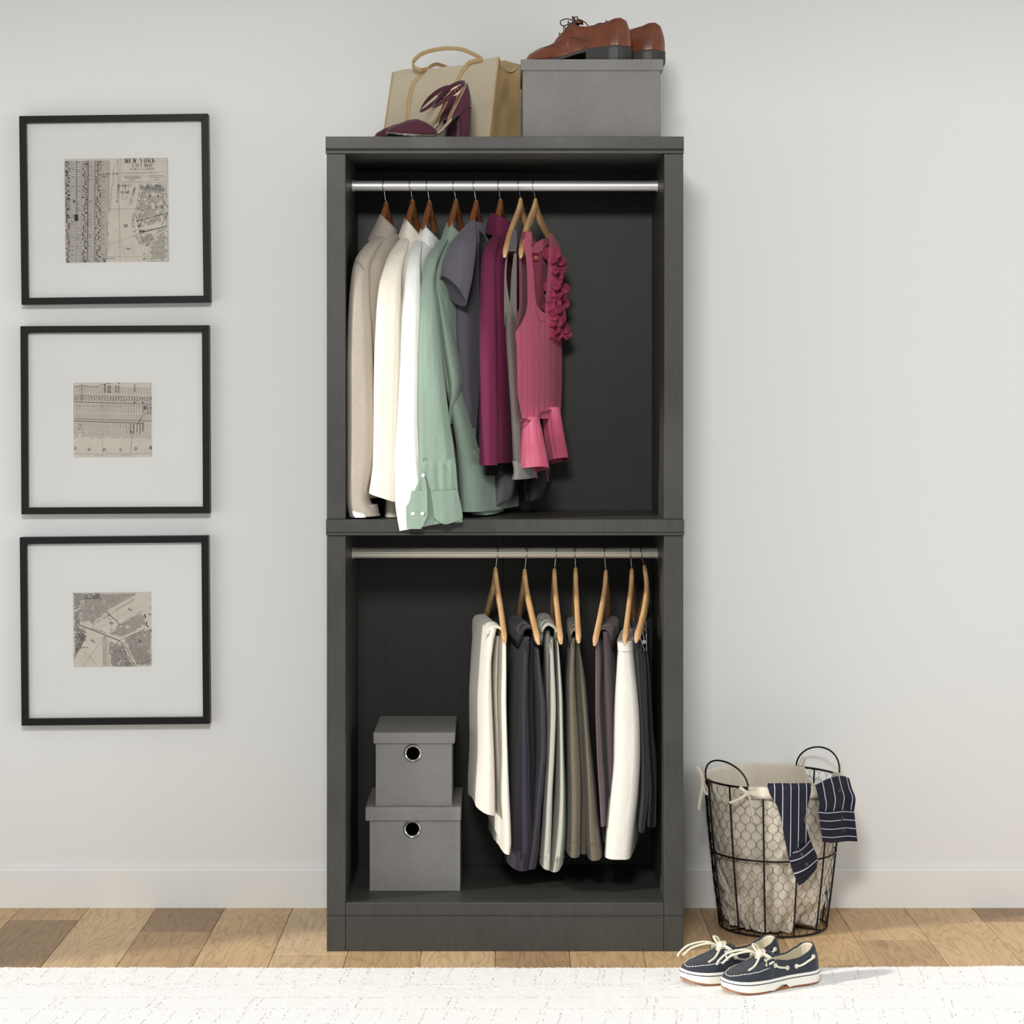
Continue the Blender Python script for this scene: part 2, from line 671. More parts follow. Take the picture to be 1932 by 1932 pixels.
m_glass = M_glass()

# ---------------------------------------------------------------- room shell
WALL_Y = 0.48
mb = MB(); mb.box(-2.6, 2.6, WALL_Y, WALL_Y + 0.1, -0.02, 3.2)
struct(mb.build('wall_back', m_wall, smooth=False))
mb = MB()
WY0, WY1, WZ0, WZ1, WX = -3.3, -0.66, 0.25, 2.75, -2.5  # unseen wall and window; opening sized to trim the sun beam
for y0, y1, z0, z1 in ((-5.9, WY0, 0, 3.2), (WY1, WALL_Y, 0, 3.2), (WY0, WY1, 0, WZ0), (WY0, WY1, WZ1, 3.2)):
    mb.box(WX - 0.1, WX, y0, y1, z0, z1)
struct(mb.build('wall_left', m_wall, smooth=False))
mb = MB()
for y0, y1, z0, z1 in ((WY0, WY0 + 0.05, WZ0, WZ1), (WY1 - 0.05, WY1, WZ0, WZ1), (WY0 + 0.05, WY1 - 0.05, WZ0, WZ0 + 0.05), (WY0 + 0.05, WY1 - 0.05, WZ1 - 0.05, WZ1)):
    mb.box(WX - 0.08, WX - 0.02, y0, y1, z0, z1)
struct(mb.build('window_1', m_base, smooth=False, bevel=0.004))

mb = MB(); mb.box(-2.6, 2.6, -2.8, WALL_Y + 0.1, 2.97, 3.07)  # unseen; added and cut short in front to darken the wall's top
struct(mb.build('ceiling', m_wall, smooth=False))
mb = MB()
prof = [(WALL_Y - 0.0005, 0.0), (WALL_Y - 0.014, 0.0), (WALL_Y - 0.014, 0.104), (WALL_Y - 0.0105, 0.1095), (WALL_Y - 0.0005, 0.1105)]
mb.loft([[(x, y, z) for y, z in prof] for x in (-2.5, 2.5)])
struct(mb.build('baseboard_back', m_base, smooth=False))

# floor: underlay slab plus one object per oak plank
mb = MB(); mb.box(-2.5, 2.5, -5.9, WALL_Y, -0.03, -0.0125)
floor = struct(mb.build('floor', m_gap, smooth=False))
PW = 0.1887
X0 = -1.161
TONES = [(198, 167, 127), (210, 182, 142), (188, 156, 117), (203, 172, 131), (160, 132, 100), (213, 187, 149), (178, 148, 112)]
joint = {-3: (-.05, -1.1), -2: (-.62,), -1: (.33, -.85), 0: (-1.0,), 1: (.2, -.9), 2: (-.75,), 3: (-.03, -1.2), 4: (.1, -.8),
         5: (-.5,), 6: (.3, -.7), 7: (-.2,), 8: (-.6,), 9: (-.35, -1.3), 10: (.21, -.9), 11: (.12, -1.1), 12: (-.9,), 13: (.31, -.04, -1.2), 14: (.05, -1.0), 15: (-.4,), 16: (.2,), -4: (.1,)}
tone_pick = {-2: [3, 0], -1: [0, 4, 5], 0: [1, 5], 1: [4, 2, 0], 2: [3, 1], 3: [5, 1, 0], 10: [2, 0, 3], 11: [0, 2, 1], 12: [3, 0], 13: [4, 3, 0, 1], 14: [0, 6, 2], 15: [3, 1]}
plank_mesh = {}
for k in range(-4, 17):
    ys = [WALL_Y - 0.004] + list(joint.get(k, (-.5,))) + [-1.75]
    for i in range(len(ys) - 1):
        y1, y0 = ys[i], ys[i + 1]
        L = y1 - y0 - 0.0012
        mb = MB()
        w, c, zt, zb = PW / 2 - 0.0006, 0.0012, 0.0, -0.0122
        A = [(-w + c, -L / 2 + c, zt), (w - c, -L / 2 + c, zt), (w - c, L / 2 - c, zt), (-w + c, L / 2 - c, zt)]
        B = [(-w, -L / 2, zt - c), (w, -L / 2, zt - c), (w, L / 2, zt - c), (-w, L / 2, zt - c)]
        Cc = [(x, y, zb) for x, y, z in B]
        mb.face(A)
        for P_, Q_ in ((A, B), (B, Cc)):
            for j in range(4):
                mb.face([P_[j], Q_[j], Q_[(j + 1) % 4], P_[(j + 1) % 4]])
        o = mb.build('plank', m_plank, floor, smooth=False, local=True, weld=True)
        o.location = (X0 + PW * k + PW / 2, (y0 + y1) / 2, 0)
        tp = tone_pick.get(k)
        tone = TONES[tp[i % len(tp)]] if tp else TONES[(k * 3 + i * 2) % 7]
        o.color = lin(tone)

# ---------------------------------------------------------------- closet cabinet
XL, XR, IL, IR = -0.4606, 0.4520, -0.4123, 0.4028
ZT, ZLIP, ZM, ZML, ZB, ZP = 2.0848, 2.0414, 1.1054, 1.0645, 0.1247, 0.0905
DEEP, BACK = 0.472, 0.45
cab = thing('closet_cabinet', 'tall open charcoal wooden closet cabinet with two hanging compartments against the wall', 'closet', (0, 0.24, 0))


def part(name, boxes, mat=m_cab, bevel=0.0012, parent=None):
    b = MB()
    for q in boxes:
        b.box(*q)
    return b.build(name, mat, parent or cab, smooth=False, bevel=bevel)


for x0, x1 in ((XL, IL), (IR, XR)):
    xi = (x0 + 0.002, x1) if x0 < 0 else (x0, x1 - 0.002)
    part('side_panel', [(xi[0], xi[1], 0.0205, DEEP, 0.0, ZML)])
    part('side_panel', [(xi[0], xi[1], 0.0205, DEEP, ZM, ZLIP)])
    part('stile', [(x0, x1, 0, 0.0203, ZP + 0.001, ZML)], bevel=0.0016)
    part('stile', [(x0, x1, 0, 0.0203, ZM + 0.0005, ZLIP)], bevel=0.0016)
    part('plinth_block', [(x0, x1, -0.001, 0.02, 0, ZP - 0.003)], bevel=0.0016)
mb = MB()                                                                   # top board with a cove below its nose
pr = [(-0.0055, ZT), (-0.0055, 2.0545), (-0.0035, 2.0525), (-0.0015, 2.0505), (-0.0045, 2.0485), (-0.0045, 2.0415), (DEEP, 2.0415), (DEEP, ZT)]
mb.loft([[(x, y, z) for y, z in pr] for x in (XL - 0.0025, XR + 0.001)])
mb.build('top_board', m_cab, cab, smooth=False, bevel=0.0008)
mb = MB()
pr = [(-0.005, ZM), (-0.005, 1.0735), (-0.0025, 1.0715), (-0.0060, 1.0695), (-0.0060, 1.0650), (DEEP, 1.0650), (DEEP, ZM)]
mb.loft([[(x, y, z) for y, z in pr] for x in (XL - 0.0015, XR + 0.002)])
mb.build('shelf', m_cab, cab, smooth=False, bevel=0.0008)
part('bottom_shelf', [(IL, IR, 0.0205, BACK, ZB - 0.02, ZB)])
part('bottom_rail', [(IL + 0.0006, IR - 0.0006, 0, 0.0203, ZP + 0.001, ZB)], bevel=0.0016)
part('plinth', [(IL + 0.0006, IR - 0.0006, 0, 0.02, 0, ZP - 0.003)], bevel=0.0016)
mb = MB()
for x0, x1 in ((XL, IL - 0.0004), (IL + 0.0004, IR - 0.0004), (IR + 0.0004, XR)):
    mb.loft([[(x, 0.001 - 0.0035 * sin(pi * j / 8), ZP - 0.0035 + 0.0042 * j / 8) for j in range(9)] + [(x, 0.02, ZP + 0.0007), (x, 0.02, ZP - 0.0035)] for x in (x0, x1)])
mb.build('base_molding', m_cab, cab, smooth=False)
XS = -0.0103
for z0, z1 in ((ZB, ZML), (ZM, ZLIP)):
    part('back_panel', [(IL, XS - 0.0006, BACK, BACK + 0.006, z0, z1)], m_back, 0.0006)
    part('back_panel', [(XS + 0.0006, IR, BACK, BACK + 0.006, z0, z1)], m_back, 0.0006)
ROD_Y, ROD_U, ROD_L, ROD_R = 0.24, 1.983, 1.0027, 0.0141
mb = MB(); mb.tube([(IL + 0.003, ROD_Y, ROD_U), (IR - 0.003, ROD_Y, ROD_U)], ROD_R, 32)
mb.build('hanging_rod', m_metal, cab)['label'] = 'smooth bright metal hanging rod'
mb = MB()
n = 48
mb.loft([[(x, ROD_Y + (ROD_R - (0.0006 if j % 4 == 0 else 0)) * cos(2 * pi * j / n), ROD_L + (ROD_R - (0.0006 if j % 4 == 0 else 0)) * sin(2 * pi * j / n)) for j in range(n)] for x in (IL + 0.003, IR - 0.003)])
mb.build('hanging_rod', m_metal2, cab, smooth=False)['label'] = 'ribbed satin metal hanging rod'
for z in (ROD_U, ROD_L):
    for x0, x1 in ((IL, IL + 0.004), (IR - 0.004, IR)):
        mb = MB(); mb.tube([(x0, ROD_Y, z), (x1, ROD_Y, z)], 0.0158, 24)
        mb.build('rod_socket', m_metal2, cab)
for x in (IL + 0.0005, IR - 0.0005):
    for y, z in ((0.36, 0.135), (0.30, 0.135)):
        mb = MB(); mb.sphere((x, y, z), 0.004, 0.008, 0.003)
        mb.build('shelf_pin', m_dark, cab)

# ---------------------------------------------------------------- hangers
ALL_HANGERS = []


def hanger(px, neck_py, rod_z, slope, curve, roll, mat, label, group, bar=True, clips=False, drop=0.152, wire=None, HL=0.208, pw=1.0):
    base = at(px, neck_py, ROD_Y)
    e = thing('clothes_hanger', label, 'hanger', base, (0, roll, -atan(slope)), group)
    b = MB()
    rings = []
    for k in range(-18, 19):
        s = k / 18
        u = s * HL
        a = abs(s)
        zc = -drop * (a ** pw - 0.06 * sin(pi * a)) - 0.010 * (1 - a) ** 2 + 0.006 * max(0, 1 - a * 6)
        xc = curve * a * a
        hz = 0.020 - 0.010 * a ** 0.7
        hx = (0.0074 if HL > 0.1 else 0.0088) - 0.001 * (1 - a)
        if abs(k) == 18:
            hz, hx, zc = hz * 0.55, hx * 0.55, zc - 0.001
        rings.append([(xc + hx * sgn_pow(cos(2 * pi * j / 14), 0.65), u, zc + hz * sgn_pow(sin(2 * pi * j / 14), 0.7)) for j in range(14)])
    b.loft(rings)
    b.build('wooden_arms', mat, e, local=True)
    b = MB()
    h = rod_z - base.z
    rr = ROD_R + 0.0016
    pts = [(0, 0, -0.002), (0, 0, 0.012), (0, -0.003, 0.02), (0, -0.009, h - rr * 0.85)]
    pts = [Vector(p) for p in pts]
    for d in range(200, -21, -20):
        pts.append(Vector((0, rr * cos(radians(d)), h + rr * sin(radians(d)))))
    sp = spline(pts, 52)
    b.tube([Vector((p.y * 0.22 * (1 if slope >= 0 else -1.4), p.y, p.z)) for p in sp], 0.00135, 8)
    b.tube([(0, 0, -0.001), (0, 0, 0.014)], 0.0019, 8)
    b.build('hook', wire or m_chrome, e, local=True)
    if bar:
        b = MB()
        zb = -drop + 0.012
        b.tube([(curve * 0.85, -HL * 0.93, zb), (curve * 0.75, 0, zb), (curve * 0.85, HL * 0.93, zb)], 0.0052, 12)
        b.build('trouser_bar', mat, e, local=True)
    if clips:
        for s in (-1, 1):
            b = MB()
            y, zc, xc = s * HL * 0.72, -drop - 0.004, curve * 0.6
            for q in (-1, 1):
                b.hexa([(xc + q * 0.002, y - 0.012, zc - 0.032), (xc + q * 0.0032, y - 0.012, zc - 0.032), (xc + q * 0.0032, y + 0.012, zc - 0.032), (xc + q * 0.002, y + 0.012, zc - 0.032),
                        (xc + q * 0.009, y - 0.01, zc + 0.012), (xc + q * 0.0102, y - 0.01, zc + 0.012), (xc + q * 0.0102, y + 0.01, zc + 0.012), (xc + q * 0.009, y + 0.01, zc + 0.012)])
            b.tube([(xc, y - 0.014, zc - 0.008), (xc, y + 0.014, zc - 0.008)], 0.0055, 12)
            b.tube([(xc, y, zc + 0.03), (xc, y, zc - 0.01)], 0.0012, 6)
            b.build('metal_clip', m_chrome, e, local=True, smooth=False)
    ALL_HANGERS.append(e)
    return e, base


GU, GL = 'wooden hangers on the upper rod', 'wooden hangers on the lower rod'
UP = [  # px, neck_py, slope, curve, mat, label
    (728, 391, .30, 0, m_hang_dk, 'brown wooden hanger inside the beige turtleneck sweater'),
    (778, 387, .28, 0, m_hang_dk, 'brown wooden hanger inside the ivory dress shirt'),
    (810, 389, .30, 0, m_hang_dk, 'brown wooden hanger inside the white dress shirt'),
    (860, 386, .30, 0, m_hang_dk, 'reddish brown wooden hanger inside the mint green shirt'),
    (898, 388, .30, 0, m_hang_dk, 'brown wooden hanger inside the slate grey tee'),
    (944, 386, .22, 0, m_hang_dk, 'tan brown wooden hanger inside the burgundy turtleneck'),
    (982, 384, .26, .010, m_hang_lt, 'light wooden hanger holding the grey sleeveless top'),
    (1010, 385, .31, .022, m_hang_lt, 'light wooden hanger holding the pink sleeveless blouse'),
]
for px, py, sl, cv, m, lb in UP:
    if m is m_hang_dk:
        hanger(px, py, ROD_U, sl, cv, 0, m, lb, GU, bar=False, drop=0.062, HL=0.046)
    else:
        hanger(px, py, ROD_U, sl, cv, 0, m, lb, GU, bar=False, pw=0.85)
LO = [
    (935, 1081, -.14, -.004, 0, 'light wooden hanger holding the cream trousers, leftmost on the lower rod', False),
    (990, 1084, -.115, .010, 0, 'light wooden hanger holding the dark purple trousers', False),
    (1046, 1083, -.03, .006, 0, 'light wooden hanger holding the pale grey trousers', False),
    (1086, 1081, 0.0, .001, 0, 'light wooden hanger holding the brown tweed trousers', False),
    (1143, 1086, .13, -.012, 0, 'light wooden hanger holding the mauve trousers', False),
    (1192, 1083, .12, -.006, 0, 'light wooden hanger with metal clips gripping the white skirt', True),
    (1217, 1076, .06, -.05, radians(-9), 'tilted light wooden hanger with clips gripping the black trousers, rightmost', True),
]
for px, py, sl, cv, rl, lb, cl in LO:
    hanger(px, py, ROD_L, sl, cv, rl, m_hang_lt, lb, GL, bar=not cl, clips=cl, drop=0.158, pw=0.8)

# ---------------------------------------------------------------- garments, upper compartment
m_sweater = M_cloth('beige_knit', (180, 170, 157), 0.95, heather=0.22, sheen=0.1, bump=0.1, wrinkle=0.12)
m_rib = M_cloth('beige_rib_knit', (172, 162, 150), 0.95, heather=0.2, sheen=0.1, bump=0.1)
m_ivory = M_cloth('ivory_cotton', (234, 227, 211), 0.8, vary=0.03, bump=0.3, wrinkle=0.5)
m_white = M_cloth('white_cotton', (236, 236, 233), 0.78, vary=0.02, bump=0.3, wrinkle=0.5)
m_mint = M_cloth('mint_cotton', (138, 158, 142), 0.78, vary=0.06, bump=0.32, wrinkle=0.5)
m_slate = M_cloth('slate_jersey', (96, 92, 102), 0.85, heather=0.12, bump=0.15)
m_burg = M_cloth('burgundy_jersey', (104, 34, 66), 0.85, sheen=0.03, bump=0.12)
m_greyt = M_cloth('grey_jersey', (128, 122, 116), 0.9, heather=0.2, bump=0.12)
m_greytrim = M_cloth('grey_rib_trim', (104, 102, 102), 0.9, heather=0.2, bump=0.12)
m_pink = M_cloth('rose_satin', (212, 98, 126), 0.42, vary=0.05, bump=0.1, spec=0.5, sheen=0.1)
m_rose = M_cloth('dark_rose_chiffon', (150, 52, 82), 0.6, vary=0.1, bump=0.1)
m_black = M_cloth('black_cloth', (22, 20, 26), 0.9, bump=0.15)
m_palehem = M_cloth('pale_grey_hem', (150, 148, 142), 0.85, bump=0.15)
m_button = M_plain('pearl_button', (232, 232, 228), 0.25, vary=0.02, coat=0.4)
m_stitch = M_cloth('dark_stitch', (90, 84, 78), 0.9)
m_mintseam = M_cloth('mint_seam', (104, 126, 108), 0.9)


def seam(mb, pts, r=0.0006):
    mb.tube(spline(pts, 40), r, 6)


def neck_band(mb, xc, z_hi, z_lo, rx, ry, height, y0=ROD_Y, flare=1.25, ribs=0, rib_amp=0.0, n=96, gap=0.0, rows=10, bulge=0.0, seed=0, shift=0.0):
    """Collar ring round a hanger neck: high on its left (back of the neck), low on the right."""
    rings = []
    for i in range(rows + 1):
        v = i / rows
        ring = []
        for j in range(n + 1):
            t = gap + (2 * pi - 2 * gap) * j / n
            h = z_lo + (z_hi - z_lo) * (0.5 - 0.5 * cos(t))
            k = 1 + (flare - 1) * v + bulge * sin(pi * v)
            k += rib_amp * cos(ribs * t) if ribs else 0
            k += 0.05 * noise.noise(Vector((cos(t) * 2 + seed, sin(t) * 2, v * 2)))
            ring.append((xc + shift * v + rx * k * cos(t), y0 + ry * k * sin(t), h - height * v))
        rings.append(ring)
    mb.loft(rings, closed=False)


# beige turtleneck sweater
g = thing('turtleneck_sweater', 'beige knit turtleneck sweater hanging at the far left of the upper rod', 'sweater', at(700, 700, .24), group=None)
mb = MB()
flap_rows(mb, [(440, 712, 741, .185, .30), (455, 697, 741, .15, .33), (480, 678, 736, .085, .40), (500, 671, 731, .055, .43), (560, 668, 728, .045, .435), (700, 668, 726, .045, .435), (940, 672, 716, .045, .435)], slope=.28, fold=.007, hollow=.02)
mb.build('body', m_sweater, g)
mb = MB()
tube_rows(mb, [(447, 707, 727, .185, .02), (457, 695, 721, .15, .03), (470, 683, 713, .11, .035), (487, 672, 705, .078, .037), (510, 665.5, 698, .055, .037), (560, 660, 699, .045, .037), (620, 657, 703, .043, .038), (700, 655, 707, .042, .038), (820, 655, 712, .042, .038), (880, 655, 707, .042, .038), (930, 655, 697, .042, .036), (948, 655.5, 699, .042, .036), (962, 657, 711, .042, .036), (974, 660, 717, .042, .034)], fold=.003, seed=1.2, tilt_from=.9, tilt=(.002, .0))
slv = mb.build('sleeve', m_sweater, g)
mb = MB()
seam(mb, [at(668.5, 493, .03), at(677, 495, .014), at(685, 507, .018), at(690, 520, .03)], .0007)
mb.build('shoulder_seam', m_stitch, g)
mb = MB()
neck_band(mb, at(733, 410, .24).x, at(720, 405, .24).z, at(748, 434, .24).z, .021, .048, .072, flare=1.85, ribs=44, rib_amp=.012, n=352, shift=-.018)
mb.build('rib_collar', m_rib, g, solid=.003)
mb = MB()
tube_rows(mb, [(962, 664, 690, .012, .003), (970, 666, 692, .010, .003), (976.5, 670, 690, .009, .003)], fold=.002, hollow=0, m=10)
mb.build('care_tag', m_white, g)


def shirt(label, mat, cat, px0, body, sleeve, collar, seed, slope=.29, tilt=(0, 0), fold=.006, sfold=.004):
    g = thing('dress_shirt', label, cat, at(px0, 700, .24), group='long sleeved shirts on the upper rod')
    mb = MB()
    flap_rows(mb, body, slope=slope, fold=fold, seed=seed, hollow=.03)
    mb.build('body', mat, g)
    mb = MB()
    tube_rows(mb, sleeve, fold=sfold, seed=seed + 3.1, tilt=tilt, tilt_from=.86, m=80, n=44)
    mb.build('sleeve', mat, g)
    mb = MB()
    pxc, pyh, pyl, rx, ry = collar
    xc, zh, zl = at(pxc, 400, .24).x, at(pxc, pyh, .24).z, at(pxc, pyl, .24).z
    neck_band(mb, xc, zh, zl, rx, ry, .054, flare=1.5, gap=.35, bulge=.06, seed=seed, shift=-.008)
    neck_band(mb, xc, zh - .004, zl - .004, rx * .93, ry * .93, .034, flare=1.0, gap=.2, seed=seed)
    mb.build('collar', mat, g, solid=.0016)
    return g


g = shirt('ivory long sleeved dress shirt hanging between the beige sweater and the white shirt', m_ivory, 'shirt', 730,
          [(447, 758, 784, .185, .30), (470, 743, 783, .13, .35), (490, 730, 778, .08, .40), (520, 722, 774, .055, .43), (600, 716, 768, .05, .435), (700, 716, 764, .05, .435), (940, 718, 770, .05, .435)],
          [(450, 755, 774, .185, .02), (463, 745, 771, .15, .03), (477, 736, 768, .11, .035), (490, 729.5, 764, .082, .036), (510, 723, 760, .055, .036), (540, 715, 757, .036, .037), (600, 709, 757, .025, .04), (700, 705, 757, .02, .042), (775, 705, 755, .018, .042), (870, 704, 753, .015, .042), (905, 701, 752, .013, .042), (938, 697, 751, .01, .042)],
          (779, 412, 446, .021, .052), 2.4, tilt=(-.012, 0))
mb = MB()
tube_rows(mb, [(886, 702.5, 752.5, .0125, .0432), (912, 700, 752, .0105, .0432), (939, 696.5, 751.5, .009, .0432)], fold=.002, seed=5.5, tilt=(-.012, 0), tilt_from=0, hollow=.02, m=14)
mb.build('cuff', m_ivory, g)
mb = MB()
tube_rows(mb, [(925, 728, 752, .12, .05), (950, 727, 752, .12, .05), (974, 726, 752, .11, .05)], fold=.004, seed=9, hollow=.015, m=16)
mb.build('shirt_tail', m_ivory, g)

g = shirt('white long sleeved dress shirt whose sleeve hangs over the shelf edge', m_white, 'shirt', 770,
          [(452, 785, 812, .185, .30), (472, 775, 808, .13, .35), (495, 768, 803, .08, .40), (530, 764, 800, .055, .43), (600, 760, 797, .05, .435), (940, 768, 812, .05, .435)],
          [(455, 782, 799, .185, .02), (467, 775, 797, .15, .03), (482, 769.5, 795, .105, .034), (500, 766, 794, .07, .034), (520, 764, 794, .05, .034), (550, 761.5, 795, .036, .034), (600, 757, 796, .022, .038), (700, 753, 796, .01, .038), (800, 749, 794, -.002, .036), (880, 745, 797, -.012, .032), (920, 744, 805, -.018, .026), (945, 744.5, 815, -.021, .018), (970, 747.5, 828, -.020, .010), (994, 752.5, 838, -.0195, .008)],
          (812, 423, 452, .021, .05), 3.7, tilt=(.0105, 0))
mb = MB()
seam(mb, [at(780, 455, .15), at(777, 520, .03), at(783, 560, -.012), at(790, 600, -.012)], .0005)
mb.build('armhole_seam', m_ivory, g)

g = shirt('mint green long sleeved shirt with an open two button cuff, beside the slate tee', m_mint, 'shirt', 830,
          [(452, 832, 858, .185, .30), (470, 817, 854, .13, .35), (490, 808, 850, .08, .40), (520, 803, 846, .06, .43), (600, 806, 848, .06, .435), (700, 822, 858, .06, .435), (790, 838, 886, .06, .435), (880, 848, 908, .06, .435), (966, 852, 916, .06, .435)],
          [(453, 829, 846, .185, .02), (465, 818.5, 840, .15, .03), (477, 809.5, 834, .11, .032), (490, 803, 829, .078, .032), (506, 799, 823, .055, .032), (534, 796.5, 819, .034, .032), (580, 793, 824, .02, .034), (630, 789, 829, .01, .034), (725, 784, 839, .0, .034), (800, 783, 849, -.008, .032), (850, 781, 857, -.013, .028), (895, 778, 860, -.02, .024), (930, 768, 863, -.030, .016), (960, 766, 868, -.036, .010), (988, 767, 872, -.038, .008)],
          (861, 420, 450, .024, .05), 4.9, tilt=(.004, 0), sfold=.0055)
mb = MB()
flap_rows(mb, [(487, 813, 822, .075, .2), (534, 816, 831, .06, .25), (617, 824, 848, .05, .3), (660, 828, 858, .045, .3), (695, 833, 865, .04, .3), (720, 837, 868, .04, .3), (748, 841, 864, .04, .3), (775, 843, 853, .045, .3), (800, 844, 849, .05, .28)], slope=.1, fold=.004, seed=7.7, power=.9)
mb.build('front_placket', m_mint, g)
mb = MB()
flap_rows(mb, [(800, 868, 882, .11, .3), (860, 872, 905, .11, .36), (920, 876, 922, .11, .4), (972, 880, 932, .11, .4)], slope=.12, fold=.01, seed=2.2, hollow=.02)
mb.build('shirt_tail', m_mint, g)


def plate(mb, poly, Yn, th=.003):
    """Thin cloth plate with a px outline, slightly domed in depth."""
    front = [at(x, y, Yn(x, y)) for x, y in poly]
    back = [p + Vector((0, th, 0)) for p in front]
    c = sum(front, Vector()) / len(front)
    cxp = sum(x for x, y in poly) / len(poly); cyp = sum(y for x, y in poly) / len(poly)
    c = at(cxp, cyp, Yn(cxp, cyp))
    n_ = len(front)
    for i in range(n_):
        j = (i + 1) % n_
        mb.face([front[i], front[j], c], [(p.x, p.z) for p in (front[i], front[j], c)])
        mb.face([front[j], front[i], back[i], back[j]])


def Ycuff(x, y):
    return -.0475 - (y - 850) * .00005 + .016 * ((x - 818) / 50) ** 2


def dense(poly, k=6):
    out = []
    for i in range(len(poly)):
        a, b = poly[i], poly[(i + 1) % len(poly)]
        for j in range(k):
            out.append((a[0] + (b[0] - a[0]) * j / k, a[1] + (b[1] - a[1]) * j / k))
    return out


mb = MB(); panel_rows(mb, [(926, 766.5, 806), (950, 765.5, 806.5), (972, 766, 806.5), (985, 766.5, 801), (998, 767.5, 794)], lambda x, y: Ycuff(x, y) - .002, fold=.003, seed=3)
mb.build('cuff', m_mint, g)
mb = MB(); panel_rows(mb, [(848, 788, 855), (858, 791, 857.5), (880, 798, 860), (905, 806, 862), (927, 812.5, 864)], lambda x, y: Ycuff(x, y) - .003 + max(0, 876 - y) * .0011, fold=.006, seed=6, freq=60)
mb.build('sleeve_overlap', m_mint, g)
mb = MB(); panel_rows(mb, [(924, 812, 863.5), (945, 815, 868), (976, 819, 873), (980, 822, 871.5), (984, 829, 859), (989, 837, 844)], lambda x, y: Ycuff(x, y) - .0055, fold=.003, seed=8)
mb.build('cuff', m_mint, g)
mb = MB(); panel_rows(mb, [(862, 793, 797), (890, 794.5, 801), (926, 796, 806)], lambda x, y: Ycuff(x, y) - .0015, fold=.001)
mb.build('sleeve_placket', m_mint, g)
for x, y in ((798.5, 897), (779, 969), (797, 969)):
    mb = MB()
    mb.disc(at(x, y, Ycuff(x, y) - .0045), .0047, (0, 1, 0), 20, .0024)
    mb.build('button', m_button, g, bevel=.0006)
mb = MB()
for pts in ([(848, 845, 922), (846, 900, 0)],):
    pass
seam(mb, [at(843, 930, Ycuff(843, 930) - .004), at(839, 890, Ycuff(839, 890) - .005), at(837, 874, Ycuff(837, 874) - .004)], .0004)
seam(mb, [at(814, 926, Ycuff(814, 926) - .0065), at(838, 924.5, Ycuff(838, 925) - .0065), at(863, 923, Ycuff(863, 923) - .0065)], .0004)
mb.build('cuff_seam', m_mintseam, g)

# slate tee
g = thing('tee_shirt', 'slate grey short sleeved tee hanging between the mint shirt and burgundy turtleneck', 'tee', at(870, 700, .24))
mb = MB()
flap_rows(mb, [(418, 889, 903, .19, .29), (436, 874, 903, .15, .33), (456, 856, 903, .13, .37), (478, 850, 903, .125, .40), (520, 849, 902, .12, .42), (600, 846, 900, .11, .42), (700, 856, 900, .10, .42), (800, 866, 901, .09, .42), (860, 874, 901, .09, .42)], slope=.25, fold=.009, seed=11, hollow=.02)
mb.build('body', m_slate, g)
mb = MB()
tube_rows(mb, [(415, 889, 897, .185, .010), (428, 876, 896, .155, .03), (442, 862, 895, .125, .042), (458, 848, 895, .09, .045), (480, 838, 894, .07, .045), (510, 831, 890, .055, .045), (549, 828, 877, .05, .042)], fold=.005, seed=12, tilt=(-.036, -.013), tilt_from=.42, xs=-.012, hollow=.016, n=56, m=80, power=.95)
mb.build('sleeve', m_slate, g)
mb = MB()
xc = at(905, 400, .24).x
neck_band(mb, xc, at(890, 424, .24).z, at(915, 452, .24).z, .022, .062, .022, flare=1.15)
mb.build('neckband', m_black, g, solid=.0015)
mb = MB(); panel_rows(mb, [(438, 905, 913), (446, 901, 916), (452, 904, 912)], lambda x, y: .3 - (x - 900) * .002, fold=.001, m=8, nx=6)
mb.build('neck_label', m_white, g)
mb = MB()
flap_rows(mb, [(440, 898, 912, .2, .3), (480, 896, 916, .13, .38), (700, 895, 916, .1, .4), (860, 886, 910, .1, .4), (876, 884, 907, .1, .4)], slope=.2, fold=.006, seed=14)
mb.build('inner_layer', m_black, g)
mb = MB()
flap_rows(mb, [(850, 878, 907, .075, .38), (868, 880, 906, .075, .38), (878, 881, 905, .075, .38)], slope=.25, fold=.006, seed=15, m=12)
mb.build('hem', m_palehem, g)

# burgundy turtleneck
g = thing('turtleneck_jumper', 'burgundy jersey turtleneck hanging between the slate tee and the grey sleeveless top', 'sweater', at(930, 700, .24))
mb = MB()
flap_rows(mb, [(442, 931, 952, .185, .30), (460, 920, 956, .13, .35), (480, 914, 956, .085, .40), (520, 912, 956, .07, .43), (700, 912, 958, .065, .43), (874, 914, 958, .065, .43)], slope=.2, fold=.009, seed=21, hollow=.02)
mb.build('body', m_burg, g)
mb = MB()
tube_rows(mb, [(445, 930, 946, .185, .02), (458, 919, 944, .145, .03), (472, 912, 940, .105, .034), (490, 908, 936, .075, .035), (530, 906.5, 935, .05, .036), (620, 905.5, 936, .045, .038), (760, 906, 938, .042, .038), (877, 905, 940, .04, .038)], fold=.0035, seed=22)
mb.build('sleeve', m_burg, g)
mb = MB()
xc = at(947, 400, .24).x
neck_band(mb, xc, at(930, 403, .24).z, at(960, 424, .24).z, .029, .058, .056, flare=1.3, bulge=.10, rows=16, seed=23, ribs=7, rib_amp=.03, shift=-.006)
mb.build('collar', m_burg, g, solid=.003)
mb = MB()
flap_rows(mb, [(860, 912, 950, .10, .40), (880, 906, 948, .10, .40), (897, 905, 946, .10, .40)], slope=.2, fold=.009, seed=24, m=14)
mb.build('dark_underlayer', m_black, g)

